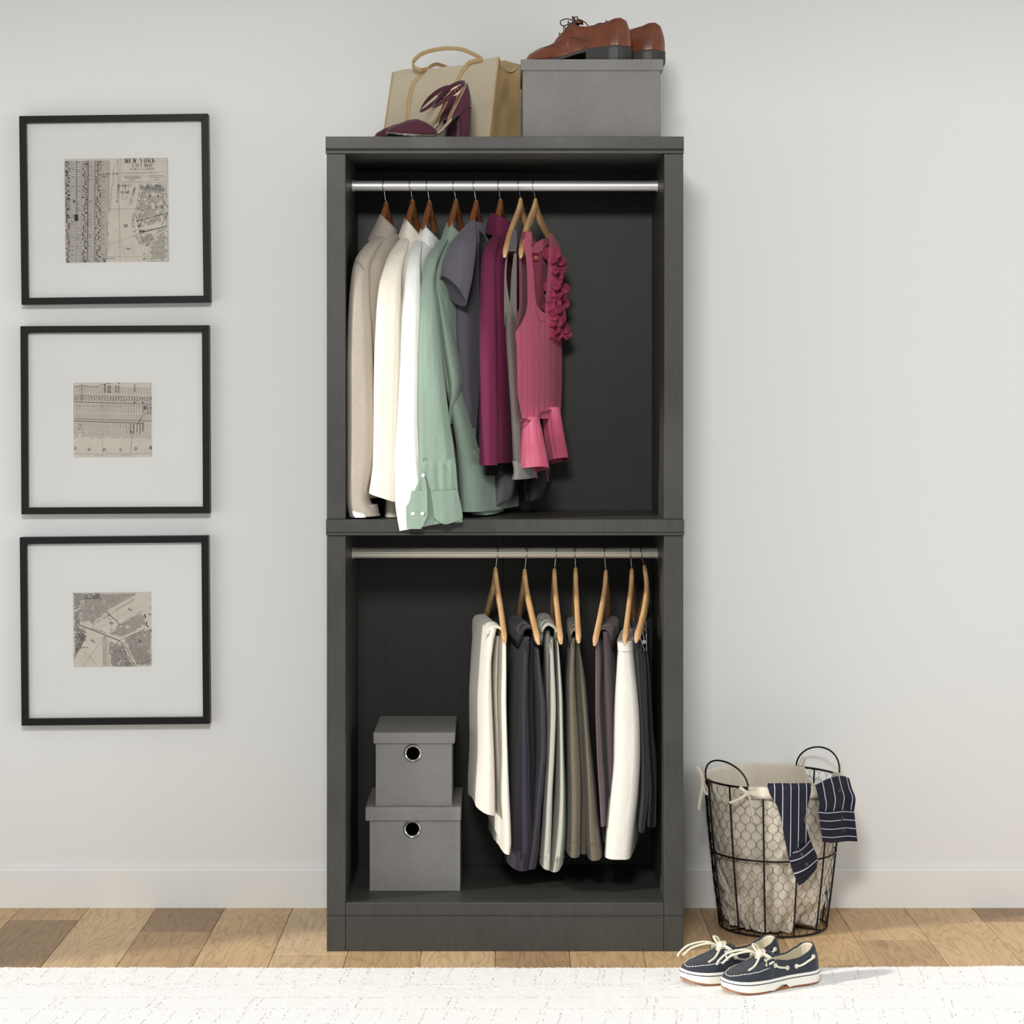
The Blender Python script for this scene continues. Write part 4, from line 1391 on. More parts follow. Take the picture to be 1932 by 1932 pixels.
def boat_shoe(label, loc, ang, side):
    g = thing('boat_shoe', label, 'shoe', loc, (0, 0, ang), group='pair of navy boat shoes')
    S = Shoe(.268, .047, side)
    spring = lambda t: .010 * max(0, (.22 - t) / .22) ** 2
    zb = lambda t: spring(t)
    zt = lambda t: .030 + spring(t) * .5 + .004 * max(0, t - .5)
    zs = lambda t: zt(t) - .002
    S.sole(lambda t: zb(t) + .0, lambda t: zb(t) + .006).build('gum_outsole', m_gum, g, local=True)
    sl = S.sole(lambda t: zb(t) + .004 + .008 * max(0, min(1, (t - .45) / .03)) * max(0, min(1, (.60 - t) / .03)), zt, grow=.0035, taper=.985)
    sl.build('rubber_sole', m_rubber, g, local=True, bevel=.0015)
    o = S.outline(40, .0038)
    mb = MB(); mb.tube([(x, y, zt(x / S.L) - .0065) for x, y in o], .0011, 6, closed=True)
    mb.build('sole_stripe', m_navyline, g, local=True)
    top = [(.0, .029), (.03, .036), (.08, .044), (.16, .052), (.26, .060), (.36, .069), (.46, .079), (.5, .082)]
    vz = lambda t: lerp_prof(top, t)
    S.vamp(zs, vz, .012, .43, inset=.001).build('vamp', m_navy, g, local=True, solid=.0018)
    col = [(.36, .072), (.43, .076), (.52, .066), (.62, .061), (.74, .063), (.86, .074), (.95, .085), (1, .088)]
    qz = lambda t: lerp_prof(col, t)
    S.quarter(zs, qz, .37, lean=.86).build('quarter', m_navy, g, local=True, solid=.0022)
    S.quarter(zs, lambda t: qz(t) + .0015, .37, lean=.82, inset=.0042).build('lining', m_lining, g, local=True, solid=.0015)
    S.sole(lambda t: .026, lambda t: .031, grow=-.004).build('insole', m_lining, g, local=True)
    mb = MB()                                             # padded collar roll
    S2 = []
    for i in range(-30, 31):
        t = 1 - .5 * (abs(i) / 30) ** 1.7
        w = (S.w(t) - .003) * .84
        S2.append(Vector((S.L * t - .012 * max(0, (t - .8) / .2) - .002, S.mid(t) + (w if i < 0 else -w if i > 0 else 0), qz(t) + .001)))
    mb.tube(S2, .0026, 8)
    mb.build('collar_binding', m_navy, g, local=True)
    mb = MB()                                             # moccasin seam: white stitches round the toe plug
    path = [(.40 - .325 * (i / 26), radians(26) + radians(26) * (i / 26) ** 3) for i in range(27)]
    left = [S.on_vamp(t, th, zs, vz) for t, th in path]
    right = [S.on_vamp(t, pi - th, zs, vz) for t, th in path]
    arc = [S.on_vamp(.075 - .030 * sin(pi * k / 8) ** .8, radians(52 + 76 * k / 8), zs, vz) for k in range(1, 8)]
    line = spline(left + arc + right[::-1], 240)
    ridge = MB(); ridge.tube([p - Vector((0, 0, .0006)) for p in line], .0016, 6)
    ridge.build('moccasin_seam', m_navyline, g, local=True)
    for i in range(0, len(line) - 4, 6):
        mb.tube([line[i] + Vector((0, 0, .0009)), line[i + 2] + Vector((0, 0, .0014)), line[i + 4] + Vector((0, 0, .0009))], .0011, 5)
    mb.build('white_stitching', m_rubber, g, local=True)
    mb = MB()                                             # tongue
    rings = []
    for i in range(10):
        t = .36 + .15 * i / 9
        w = S.w(t) * (.55 - .15 * i / 9)
        rings.append([(S.L * t, S.mid(t) + w * cos(pi * j / 10), vz(min(.5, t)) - .006 + .007 * sin(pi * j / 10) - .002 * i / 9) for j in range(11)])
    mb.loft(rings, closed=False)
    mb.build('tongue', m_navy, g, local=True, solid=.003)
    # rawhide lace threaded along both sides, with eyelets
    for sd in (1, -1):
        def side(t, dz=-.014, out=.0018):
            v = 1 + dz / (qz(t) - zs(t))
            return Vector((S.L * t - .008 * max(0, (t - .8) / .2), S.mid(t) + sd * ((S.w(t) - .0015) * (1 - .14 * max(0, v) ** 1.5) + out), qz(t) + dz))
        for a, b in ((.46, .60), (.70, .90)):
            mb = MB()
            pts = [side(a, out=-.002)] + [side(a + (b - a) * k / 6, out=.003) for k in range(7)] + [side(b, out=-.002)]
            mb.tube(spline(pts, 30), .0026, 8)
            mb.build('lace', m_lace, g, local=True)
            for q in (a, b):
                mb = MB()
                nrm = Vector((0, sd, .1))
                c = side(q, out=.001)
                mb.tube([c + Vector((.0045 * cos(2 * pi * j / 16), sd * .0005, .0045 * sin(2 * pi * j / 16))) for j in range(16)], .0013, 6, closed=True)
                mb.build('eyelet', m_rubber, g, local=True)
        for t_, th in ((.395, 62), (.43, 60)):
            c = S.on_vamp(t_, radians(th) if sd > 0 else pi - radians(th), zs, vz, off=.002)
            mb = MB(); mb.tube([c + Vector((.0042 * cos(2 * pi * j / 14), .0035 * sin(2 * pi * j / 14), sd * -.002 * sin(2 * pi * j / 14))) for j in range(14)], .0012, 6, closed=True)
            mb.build('eyelet', m_rubber, g, local=True)
    mb = MB()                                             # bow
    K = Vector((S.L * .385, S.mid(.4), vz(.385) + .008))
    mb.sphere(K, .010, .009, .008)
    for k in range(3):
        mb.tube([K + Vector((.0095 * cos(a) * (.5 + .2 * k) - .004 + .004 * k, .0105 * sin(a), .0085 * cos(a) + .001)) for a in [2 * pi * j / 16 for j in range(16)]], .0024, 7, closed=True)
    loops = [
        [(0, 0, 0), (-.03, .018, .010), (-.068, .032, .003), (-.09, .036, -.012), (-.098, .035, -.022)],
        [(0, 0, 0), (-.03, .004, .009), (-.07, .014, .001), (-.092, .020, -.016)],
        [(0, 0, 0), (-.008, .010, .014), (-.006, .020, .020), (.004, .020, .016), (.006, .008, .004)],
        [(0, 0, 0), (.008, -.018, .002), (.020, -.030, -.010), (.008, -.040, -.012), (-.004, -.034, -.018), (.010, -.026, -.020)],
        [(0, 0, 0), (-.012, -.016, -.004), (-.03, -.026, -.018), (-.05, -.030, -.026)],
        [(0, 0, 0), (.012, .022, -.004), (.016, .03, -.014)],
        [(0, 0, 0), (.014, -.02, -.006), (.018, -.032, -.016)],
    ]
    for lp in loops:
        mb.tube(spline([K + Vector(p) for p in lp], 36), .0027, 8)
    mb.build('lace_bow', m_lace, g, local=True)
    return g


RUG_Z = .0125
boat_shoe('front navy canvas boat shoe of the pair on the rug edge, lying nearer the camera', (.508, -.425, RUG_Z), radians(26), -1)
boat_shoe('rear navy canvas boat shoe of the pair, partly hidden by the front one', (.4235, -.353, RUG_Z), radians(25), 1)


def dress_shoe(label, loc, ang, side):
    g = thing('dress_shoe', label, 'shoe', loc, (0, 0, ang), group='pair of brown brogues')
    S = Shoe(.288, .049, side)
    lift = [(0, .009), (.1, .0055), (.25, .0035), (.4, .008), (.55, .020), (.66, .026), (.8, .029), (1, .030)]
    zb = lambda t: lerp_prof(lift, t)
    zs = lambda t: zb(t) + .007
    S.sole(zb, zs, grow=.003, taper=.985).build('sole', m_sole, g, local=True, bevel=.001)
    S.sole(lambda t: 0.0, lambda t: zb(t) + .002, grow=.0028, t0=.62, t1=1.0, taper=.985).build('heel_block', m_sole, g, local=True, bevel=.001)
    top = [(0, .016), (.02, .026), (.06, .036), (.14, .044), (.24, .053), (.32, .063), (.40, .083), (.46, .098), (.5, .102)]
    vz = lambda t: lerp_prof(top, t)
    S.vamp(lambda t: zs(t) - .001, vz, .008, .47, p=.7).build('vamp', m_brown, g, local=True, solid=.0016)
    col = [(.30, .058), (.36, .074), (.42, .093), (.46, .104), (.49, .103), (.53, .096), (.60, .0935), (.70, .096), (.80, .102), (.9, .110), (.955, .111), (.985, .107), (1, .104)]
    qz = lambda t: lerp_prof(col, t)
    S.quarter(lambda t: zs(t) - .001, qz, .31, lean=.55, inset=-.0005, rows=14).build('quarter', m_brown, g, local=True, solid=.002)
    S.quarter(lambda t: zs(t) - .001, lambda t: qz(t) - .001, .44, lean=.5, inset=.004).build('lining', m_brown2, g, local=True, solid=.0012)
    mb = MB()
    rings = []
    for i in range(12):
        t = .34 + .2 * i / 11
        w = S.w(t) * (.34 - .08 * i / 11)
        rings.append([(S.L * t, S.mid(t) + w * cos(pi * j / 10), lerp_prof([(.34, .066), (.42, .09), (.5, .112), (.54, .110)], t) - .006 + .010 * sin(pi * j / 10)) for j in range(11)])
    mb.loft(rings, closed=False)
    mb.build('tongue', m_brown2, g, local=True, solid=.003)

    def wall(t, v, sd=-1, off=.0012):
        ln = 1 - .45 * v ** 1.5
        return Vector((S.L * t, S.mid(t) + sd * ((S.w(t) + .0005) * ln + off), zs(t) + (qz(t) - zs(t)) * v))

    for sd in (-1, 1):
        mb = MB()
        for pts in ([(.33, .82), (.37, .62), (.42, .38), (.47, .44), (.53, .42), (.58, .3), (.62, .12), (.64, .02)],
                    [(.47, .42), (.46, .6), (.475, .8), (.50, .97)]):
            mb.tube(spline([wall(t, v, sd) for t, v in pts], 40), .0008, 6)
        wing = [(.06, 86), (.10, 74), (.16, 58), (.24, 44), (.30, 32), (.36, 20), (.40, 8)]
        mb.tube(spline([S.on_vamp(t, radians(a) if sd > 0 else pi - radians(a), zs, vz, .7) for t, a in wing], 40), .0008, 6)
        mb.build('seam', m_brown2, g, local=True)
        mb = MB()                                         # broguing holes
        for t, v in [(.43 + .012 * k, .52 - .16 * max(0, k - 8) / 8) for k in range(17)]:
            mb.disc(wall(t, v, sd), .0011, (0, sd, .3), 8, .0012)
        for k in range(14):
            t = .52 + .03 * k
            if t < .95:
                mb.disc(wall(t, .9, sd), .0010, (0, sd, .3), 8, .0012)
        for t, a in [(.08 + .0195 * k, 78 - 52 * (k / 16) ** .8) for k in range(17)]:
            c = S.on_vamp(t, radians(a) if sd > 0 else pi - radians(a), zs, vz, .7, off=.0012)
            mb.disc(c, .0012, (-.2, sd * cos(radians(a)), sin(radians(a))), 8, .0012)
        mb.build('brogue_holes', m_dark, g, local=True)
    for k in range(4):
        t = .345 + .042 * k
        mb = MB()
        hgt = .010 + .003 * k
        z = lerp_prof([(.34, .074), (.42, .097), (.5, .113)], t)
        w = S.w(t) * .40
        mb.tube(spline([(S.L * t, S.mid(t) - w, z - .006), (S.L * (t - .012), S.mid(t) - w * .5, z + hgt * .7), (S.L * (t - .02), S.mid(t), z + hgt), (S.L * (t - .006), S.mid(t) + w * .5, z + hgt * .6), (S.L * (t + .02), S.mid(t) + w, z - .004)], 24), .0013, 6)
        mb.build('lace', m_blacklace, g, local=True)
    mb = MB()
    K = Vector((S.L * .475, S.mid(.47), .113))
    for lp in ([(0, 0, 0), (-.02, -.01, .006), (-.034, -.02, -.002), (-.026, -.024, -.014), (-.006, -.012, -.006), (0, 0, 0)],
               [(0, 0, 0), (.012, -.006, .003), (.03, -.012, -.006), (.04, -.014, -.016)],
               [(0, 0, 0), (-.006, .004, .010), (.004, .006, .012), (.004, .002, .001)]):
        mb.tube(spline([K + Vector(p) for p in lp], 36), .0015, 6)
    mb.build('lace_bow', m_blacklace, g, local=True)
    return g


A = radians(-20)
hx, hy = bx(1192, .05), .058
dress_shoe('nearer brown leather brogue with dark laces standing on the herringbone box', (hx - .291 * cos(A), hy - .291 * sin(A), ZBOX + .0005), A, 1)
dress_shoe('farther brown leather brogue on the herringbone box, its heel overhanging the lid', (bx(1256, .12) - .291 * cos(A), .128 - .291 * sin(A), ZBOX + .0005), A, -1)

# ---------------------------------------------------------------- tote bag
m_canvas = M_plain('tan_canvas', (186, 174, 150), 0.85, vary=0.05, scale=14, bump=0.3, bscale=700)
m_gusset = M_plain('camel_canvas', (186, 158, 112), 0.8, vary=0.06, scale=10, bump=0.25, bscale=700)
m_strap = M_plain('camel_leather', (178, 150, 106), 0.5, vary=0.05, scale=20)
g = thing('tote_bag', 'tan canvas tote bag with camel side gusset and looped handles on top of the closet', 'bag', (-.12, .2, ZT))
BF = [at(719, 257, .36), at(922, 257, .195), at(980, 257, .30)]          # front left, front right, back right at the base
for p in BF:
    p.z = ZT + .0004
BF.append(BF[0] + (BF[2] - BF[1]))
TF = [at(741, 137, .37), at(941, 107, .225), at(981, 121.5, .30)]
TF.append(TF[0] + (TF[2] - TF[1]) * .9)


def bagpt(k, u, v):
    """side k (0 front, 1 gusset, 2 back, 3 left), u along it, v up."""
    a, b = BF[k], BF[(k + 1) % 4]
    c, d = TF[k], TF[(k + 1) % 4]
    p = (a * (1 - u) + b * u) * (1 - v) + (c * (1 - u) + d * u) * v
    nrm = Vector(((b - a).y, -(b - a).x, 0)).normalized()
    bulge = .012 * sin(pi * v) * sin(pi * u) if k in (0, 2) else -.012 * sin(pi * u) * (v ** 2)
    bulge += .006 * noise.noise(Vector((u * 2.5 + k * 9, v * 3, 1.3))) * sin(pi * u) + (.010 * noise.noise(Vector((u * 5, v * 5, 4.1))) * max(0, 1 - v * 1.6) * u if k == 0 else 0)
    p = p + nrm * bulge
    if k in (0, 2):
        p.z += (-.006 * sin(pi * u) + .006 * noise.noise(Vector((u * 4, 0, k)))) * v
        if k == 0:
            p.z += .0035 * sin(pi * u * 2.0) * v
    if k == 1:
        p.z -= .008 * v * max(0, sin(pi * min(1, u * 2.4))) * (1 - u)
    return p


NB = 26
mb = MB(); mb.loft([[bagpt(0, j / 40, i / NB) for j in range(41)] for i in range(NB + 1)], closed=False)
mb.loft([[bagpt(2, j / 40, i / NB) for j in range(41)] for i in range(NB + 1)], closed=False)
top = [[bagpt(0, j / 40, 1) * (1 - i / 8) + bagpt(2, 1 - j / 40, 1) * (i / 8) - Vector((0, 0, .03 * sin(pi * i / 8))) for j in range(41)] for i in range(9)]
mb.loft(top, closed=False)
mb.loft([[BF[0], BF[1]], [BF[3], BF[2]]], closed=False)
mb.build('bag_body', m_canvas, g, weld=True, solid=.002)
for k in (1, 3):
    mb = MB(); mb.loft([[bagpt(k, j / 24, i / NB) for j in range(25)] for i in range(NB + 1)], closed=False)
    mb.build('side_gusset', m_gusset, g, solid=.002)
    mb = MB()
    for u in (0, 1):
        mb.tube([bagpt(k, u, i / NB) for i in range(NB + 1)], .0022, 8)
    mb.build('piping', m_gusset, g)


def strap(pts, w, name='handle', up=None, flat=.25):
    mb = MB()
    mb.tube(spline(pts, 60), w, 12, flat=flat, up=up)
    return mb.build(name, m_strap, g)


def onf(px, py, off=.004):
    """Point on the bag's front at a photograph position (search in u, v)."""
    best = None
    for iu in range(41):
        for iv in range(27):
            p = bagpt(0, iu / 40, iv / 26)
            D = p.y - CAM_Y
            x, y = VPX + p.x * FPX / D, VPY - (p.z - CAM_Z) * FPX / D
            e = (x - px) ** 2 + (y - py) ** 2
            if best is None or e < best[0]:
                best = (e, p)
    p = best[1]
    q = at(px, py, p.y)
    return q + Vector((-.35, -.94, 0)) * off


strap([onf(769, 256), onf(770, 225), onf(772, 190), onf(779, 162), onf(793, 143), onf(800, 136)], .0054, 'handle_strap', up=(.85, -.35, 0))
strap([onf(852, 200), onf(856, 180), onf(862, 160), onf(866, 148), onf(873, 135), onf(884, 121)], .0054, 'handle_strap', up=(.85, -.35, 0))
y_ = .30
strap([onf(806, 131), at(795, 132, y_), at(785, 129, y_), at(779, 122, y_), at(783, 112, y_), at(797, 101, y_ - .005), at(820, 94, y_ - .015), at(848, 91, y_ - .025), at(874, 94, y_ - .035), at(895, 103, y_ - .045), at(910, 112, y_ - .06), at(900, 114, y_ - .055), at(887, 117, y_ - .045), onf(880, 124)], .0056, up=(0, -.3, 1))
strap([at(806, 131, .40), at(815, 124, .40), at(825, 121.5, .40), at(840, 126, .41), at(846, 131, .42)], .005, up=(0, -.3, 1))

# ---------------------------------------------------------------- burgundy pumps
m_velvet = M_plain('burgundy_suede', (72, 22, 40), 0.85, vary=0.12, scale=30, bump=0.2, bscale=800, sheen=0.15)
m_insole = M_plain('champagne_insole', (196, 172, 142), 0.4, vary=0.04)
m_tan = M_plain('tan_lining', (168, 140, 104), 0.6, vary=0.05)
m_outsole = M_plain('black_outsole', (30, 32, 36), 0.35)
m_gold = M_plain('pale_gold', (214, 186, 140), 0.2, 1.0, vary=0.02)


def pump(label, loc, ang):
    g = thing('block_heel_pump', label, 'shoe', loc, (0, 0, ang), group='pair of burgundy pumps')
    g.scale = (.95, 1, 1)
    L = .236
    sp = [(0, .010), (.04, .0055), (.09, .003), (.125, .004), (.145, .014), (.165, .035), (.185, .057), (.205, .072), (.222, .081), (L, .086)]
    zz = lambda x: lerp_prof(sp, x)
    wp = [(0, .004), (.006, .012), (.02, .022), (.045, .031), (.08, .036), (.12, .034), (.15, .026), (.18, .024), (.205, .027), (.222, .023), (.231, .014), (L, .003)]
    ww = lambda x: lerp_prof(wp, x)
    xs = [L * (0.5 - 0.5 * cos(pi * i / 46)) for i in range(47)]

    def slab(z0, z1, k, grow):
        mb = MB()
        rings = []
        for x in xs:
            w = max(.001, ww(x) + grow)
            rings.append([(x, -w, zz(x) + z0), (x, w, zz(x) + z0), (x, w, zz(x) + z1), (x, -w, zz(x) + z1)])
        mb.loft(rings)
        return mb
    slab(-.0015, .0025, 1, .001).build('outsole', m_outsole, g, local=True)
    slab(.0025, .006, 1, .0).build('insole', m_insole, g, local=True)
    tp = [(0, .014), (.008, .024), (.03, .036), (.06, .047), (.08, .050), (.10, .046), (.13, .036)]
    mb = MB()
    rings = []
    N = 24
    for i in range(25):
        s = i / 24
        ring = []
        for j in range(N + 1):
            a = pi * j / N
            edge = .075 + .058 * abs(cos(a)) ** 1.3
            x = .001 + (edge - .001) * s ** 1.3
            w = ww(x) + .0015
            h = zz(x) + .004
            ring.append((x, w * sgn_pow(cos(a), .8), h + (lerp_prof(tp, x) - h) * sin(a) ** .75))
        rings.append(ring)
    mb.loft(rings, closed=False)
    mb.build('toe_box', m_velvet, g, local=True, solid=.002)
    for nm, mt, ins in (('heel_counter', m_velvet, 0), ('counter_lining', m_tan, .003)):
        mb = MB()
        rings = []
        ts = [k / 20 for k in range(-20, 21)]
        for r in range(13):
            v = r / 12
            ring = []
            for t in ts:
                a = abs(t)
                x = L - (L - .176) * a ** 1.5 - ins - .012 * v ** 2 * (1 - a)
                w = (ww(min(x, L - .001)) + .0012 - ins) * (1 - .2 * v ** 1.5)
                if a < .3:
                    w *= a / .3 if a else 0
                    w = max(w, 0)
                hh = .066 * (1 - .88 * a ** 1.6) + .002 * (ins > 0)
                ring.append((x, math.copysign(w, t), zz(min(x, L)) + .001 + hh * v))
            rings.append(ring)
        mb.loft(rings, closed=False)
        mb.build(nm, mt, g, local=True, solid=.0018)
    mb = MB()
    rings = []
    for r in range(9):
        v = r / 8
        x0 = .199 - .004 * v + .003 * sin(pi * v)
        x1 = .229 + .0055 * v
        z = (.0 if r == 0 else None)
        ring = []
        for j in range(28):
            a = 2 * pi * j / 28
            x = (x0 + x1) / 2 + (x1 - x0) / 2 * sgn_pow(cos(a), .5)
            w = (.0215 + .003 * v) * (1 if cos(a) < .2 else 1 - .25 * (cos(a) - .2))
            ring.append((x, w * sgn_pow(sin(a), .5), .0 + (zz(x) - .0005) * v))
        rings.append(ring)
    mb.loft(rings)
    mb.build('block_heel', m_velvet, g, local=True)
    C = Vector((.205, 0, .135))
    mb = MB()                                                  # ankle strap ring, drooping forward
    pts = []
    for k in range(28):
        a = 2 * pi * k / 28
        d = .5 - .5 * cos(a)
        pts.append(Vector((.216 - .086 * d, .030 * sin(a) * (1 - .15 * d), .150 - .064 * d ** 1.25 + .010 * sin(a))))
    mb.tube(pts, .0056, 10, closed=True, flat=.25, up=(.45, 0, 1))
    mb.build('ankle_strap', m_velvet, g, local=True)
    mb = MB()
    for sd in (-1,):
        q = Vector((.182, -.0325, .1225))
        dx, dz = Vector((.0085, .001, .0052)), Vector((-.0042, 0, .0072))
        c4 = [q - dx - dz, q + dx - dz, q + dx + dz, q - dx + dz]
        mb.tube(c4, .0012, 6, closed=True)
        mb.tube([q - dz, q + dz * .8], .0009, 6)
    mb.build('buckle', m_gold, g, local=True)
    mb = MB()
    mb.tube(spline([(.178, -.033, .116), (.168, -.035, .107), (.157, -.036, .098)], 10), .005, 8, flat=.3, up=(.4, 0, 1))
    mb.build('strap_end', m_velvet, g, local=True)
    return g


PA = radians(15)
p0 = at(729.5, 257, .03)
pump('front burgundy suede block heel pump with a gold ankle buckle, before the tote bag', (p0.x, .03, ZT + .0005), PA)
pump('rear burgundy suede block heel pump standing behind the front one', (p0.x - .036, .112, ZT + .0005), PA)

# ---------------------------------------------------------------- framed maps
m_frame = M_plain('black_frame_lacquer', (14, 14, 12), 0.45, vary=0.05, spec=0.25)
m_mat = M_plain('white_mat_board', (236, 235, 231), 0.9, vary=0.01)
m_paper = M_plain('aged_map_paper', (212, 204, 190), 0.85, vary=0.05, scale=30)
m_ink = M_plain('map_ink', (52, 48, 58), 0.9, vary=0.2, scale=60)
m_inkd = M_plain('map_ink_dark', (36, 34, 52), 0.9, vary=0.1)

GLY = {
    'A': [(0, 0, 2, 6), (2, 6, 4, 0), (.8, 2, 3.2, 2)], 'B': [(.5, 0, .5, 6), (.5, 6, 3, 6), (3, 6, 3.5, 4.5), (3.5, 4.5, 3, 3.1), (3, 3.1, .5, 3.1), (3, 3.1, 4, 1.6), (4, 1.6, 3.2, 0), (3.2, 0, .5, 0)],
    'C': [(4, 5, 2.6, 6), (2.6, 6, 1, 5.4), (1, 5.4, .3, 3), (.3, 3, 1, .6), (1, .6, 2.6, 0), (2.6, 0, 4, 1)], 'D': [(.5, 0, .5, 6), (.5, 6, 2.6, 6), (2.6, 6, 4, 4.5), (4, 4.5, 4, 1.5), (4, 1.5, 2.6, 0), (2.6, 0, .5, 0)],
    'E': [(.5, 0, .5, 6), (.5, 6, 3.6, 6), (.5, 3, 2.8, 3), (.5, 0, 3.8, 0)], 'F': [(.5, 0, .5, 6), (.5, 6, 3.6, 6), (.5, 3, 2.8, 3)],
    'G': [(4, 5, 2.6, 6), (2.6, 6, 1, 5.4), (1, 5.4, .3, 3), (.3, 3, 1, .6), (1, .6, 2.6, 0), (2.6, 0, 3.8, .8), (3.8, .8, 3.8, 2.6)], 'H': [(.5, 0, .5, 6), (3.6, 0, 3.6, 6), (.5, 3, 3.6, 3)],
    'I': [(2, 0, 2, 6)], 'J': [(2.6, 6, 2.6, 1), (2.6, 1, 1.6, 0), (1.6, 0, .6, .8)], 'K': [(.5, 0, .5, 6), (3.6, 6, .5, 2.6), (1.6, 3.6, 3.9, 0)], 'L': [(.5, 0, .5, 6), (.5, 0, 3.6, 0)],
    'M': [(.3, 0, .3, 6), (.3, 6, 2, 1), (2, 1, 3.8, 6), (3.8, 6, 3.8, 0)], 'N': [(.4, 0, .4, 6), (.4, 6, 3.7, 0), (3.7, 0, 3.7, 6)],
    'O': [(2, 6, .6, 5), (.6, 5, .3, 3), (.3, 3, .6, 1), (.6, 1, 2, 0), (2, 0, 3.5, 1), (3.5, 1, 3.8, 3), (3.8, 3, 3.5, 5), (3.5, 5, 2, 6)], 'P': [(.5, 0, .5, 6), (.5, 6, 3, 6), (3, 6, 3.8, 4.5), (3.8, 4.5, 3, 3), (3, 3, .5, 3)],
    'R': [(.5, 0, .5, 6), (.5, 6, 3, 6), (3, 6, 3.8, 4.6), (3.8, 4.6, 3, 3.2), (3, 3.2, .5, 3.2), (2, 3.2, 4, 0)], 'S': [(3.6, 5, 2, 6), (2, 6, .6, 5), (.6, 5, .8, 3.8), (.8, 3.8, 3.2, 2.4), (3.2, 2.4, 3.4, 1), (3.4, 1, 2, 0), (2, 0, .4, 1)],
    'T': [(2, 0, 2, 6), (.2, 6, 3.8, 6)], 'U': [(.5, 6, .5, 1.4), (.5, 1.4, 1.8, 0), (1.8, 0, 3.5, 1.4), (3.5, 1.4, 3.5, 6)], 'V': [(0, 6, 2, 0), (2, 0, 4, 6)], 'W': [(0, 6, 1.1, 0), (1.1, 0, 2.1, 6), (2.1, 6, 3.2, 0), (3.2, 0, 4.2, 6)],
    'Y': [(0, 6, 2, 3), (2, 3, 4, 6), (2, 3, 2, 0)], '1': [(2, 0, 2, 6), (2, 6, 1, 5)], '2': [(.5, 4.8, 2, 6), (2, 6, 3.5, 4.6), (3.5, 4.6, .4, 0), (.4, 0, 3.8, 0)],
    '0': [(2, 6, .6, 5), (.6, 5, .5, 1), (.5, 1, 2, 0), (2, 0, 3.4, 1), (3.4, 1, 3.5, 5), (3.5, 5, 2, 6)], ':': [(2, 1, 2, 1.6), (2, 4, 2, 4.6)], "'": [(2, 4.6, 2, 6)], '.': [(2, 0, 2, .5)],
}
GLY.update({'X': [(0, 0, 4, 6), (0, 6, 4, 0)], 'Q': GLY['O'] + [(2.4, 1.4, 4, -.4)], 'Z': [(0, 6, 4, 6), (4, 6, 0, 0), (0, 0, 4, 0)]})


class Ink:
    """Flat printed strokes on a sheet: local x right, y down in 'print units', mapped to the sheet plane."""
    def __init__(s, f):
        s.f, s.mb = f, MB()

    def line(s, x0, y0, x1, y1, w):
        dx, dy = x1 - x0, y1 - y0
        L = math.hypot(dx, dy) or 1e-6
        nx, ny = -dy / L * w / 2, dx / L * w / 2
        s.mb.face([s.f(x0 + nx, y0 + ny), s.f(x1 + nx, y1 + ny), s.f(x1 - nx, y1 - ny), s.f(x0 - nx, y0 - ny)])

    def poly(s, pts, w, dash=0):
        for (a, b), (c, d) in zip(pts[:-1], pts[1:]):
            if dash:
                L = math.hypot(c - a, d - b)
                n = max(1, int(L / dash))
                for i in range(n):
                    u, v = i / n, (i + .5) / n
                    s.line(a + (c - a) * u, b + (d - b) * u, a + (c - a) * v, b + (d - b) * v, w)
            else:
                s.line(a, b, c, d, w)

    def rect(s, x0, y0, x1, y1, w):
        s.poly([(x0, y0), (x1, y0), (x1, y1), (x0, y1), (x0, y0)], w)

    def fill(s, x0, y0, x1, y1):
        s.mb.face([s.f(x0, y0), s.f(x1, y0), s.f(x1, y1), s.f(x0, y1)])

    def text(s, t, x, y, h, ang=0.0, sp=1.25, bold=1.0, slant=0.0, serif=True):
        """Serif capitals; (x, y) is the left end of the base line, h the cap height, ang in degrees (counter-clockwise)."""
        u = h / 6
        ca, sa = cos(radians(ang)), sin(radians(ang))
        cx = 0

        def T(a, b):
            a = cx + (a + slant * b) * u
            b = b * u
            return (x + a * ca - b * sa, y - (a * sa + b * ca))
        for ch in t:
            if ch == ' ':
                cx += 3 * u * sp
                continue
            for q in GLY.get(ch, []):
                (a, b), (c, d) = T(q[0], q[1]), T(q[2], q[3])
                dx, dy = q[2] - q[0], q[3] - q[1]
                thick = abs(dy) > .8 and not (dx * dy > 0 and abs(dx) > .6)
                s.line(a, b, c, d, u * (1.15 if thick else .5) * bold)
                if serif and abs(dx) < .01 and abs(dy) > 5:
                    for yy in (q[1], q[3]):
                        (a, b), (c, d) = T(q[0] - .9, yy), T(q[0] + .9, yy)
                        s.line(a, b, c, d, u * .45 * bold)
                elif serif and abs(dy) > 5 and ch in 'AVWXYNM':
                    for xx, yy in ((q[0], q[1]), (q[2], q[3])):
                        if yy in (0, 6) and not (ch in 'AMN' and yy == 6 and ch != 'N') and not (ch in 'VWM' and yy == 0 and ch != 'M'):
                            (a, b), (c, d) = T(xx - .8, yy), T(xx + .8, yy)
                            s.line(a, b, c, d, u * .45 * bold)
            cx += 4 * u * sp * (.7 if ch in "I:'." else 1.15)


def inside(p, poly):
    x, y = p
    r = False
    for i in range(len(poly)):
        (a, b), (c, d) = poly[i], poly[i - 1]
        if (b > y) != (d > y) and x < (c - a) * (y - b) / (d - b) + a:
            r = not r
    return r


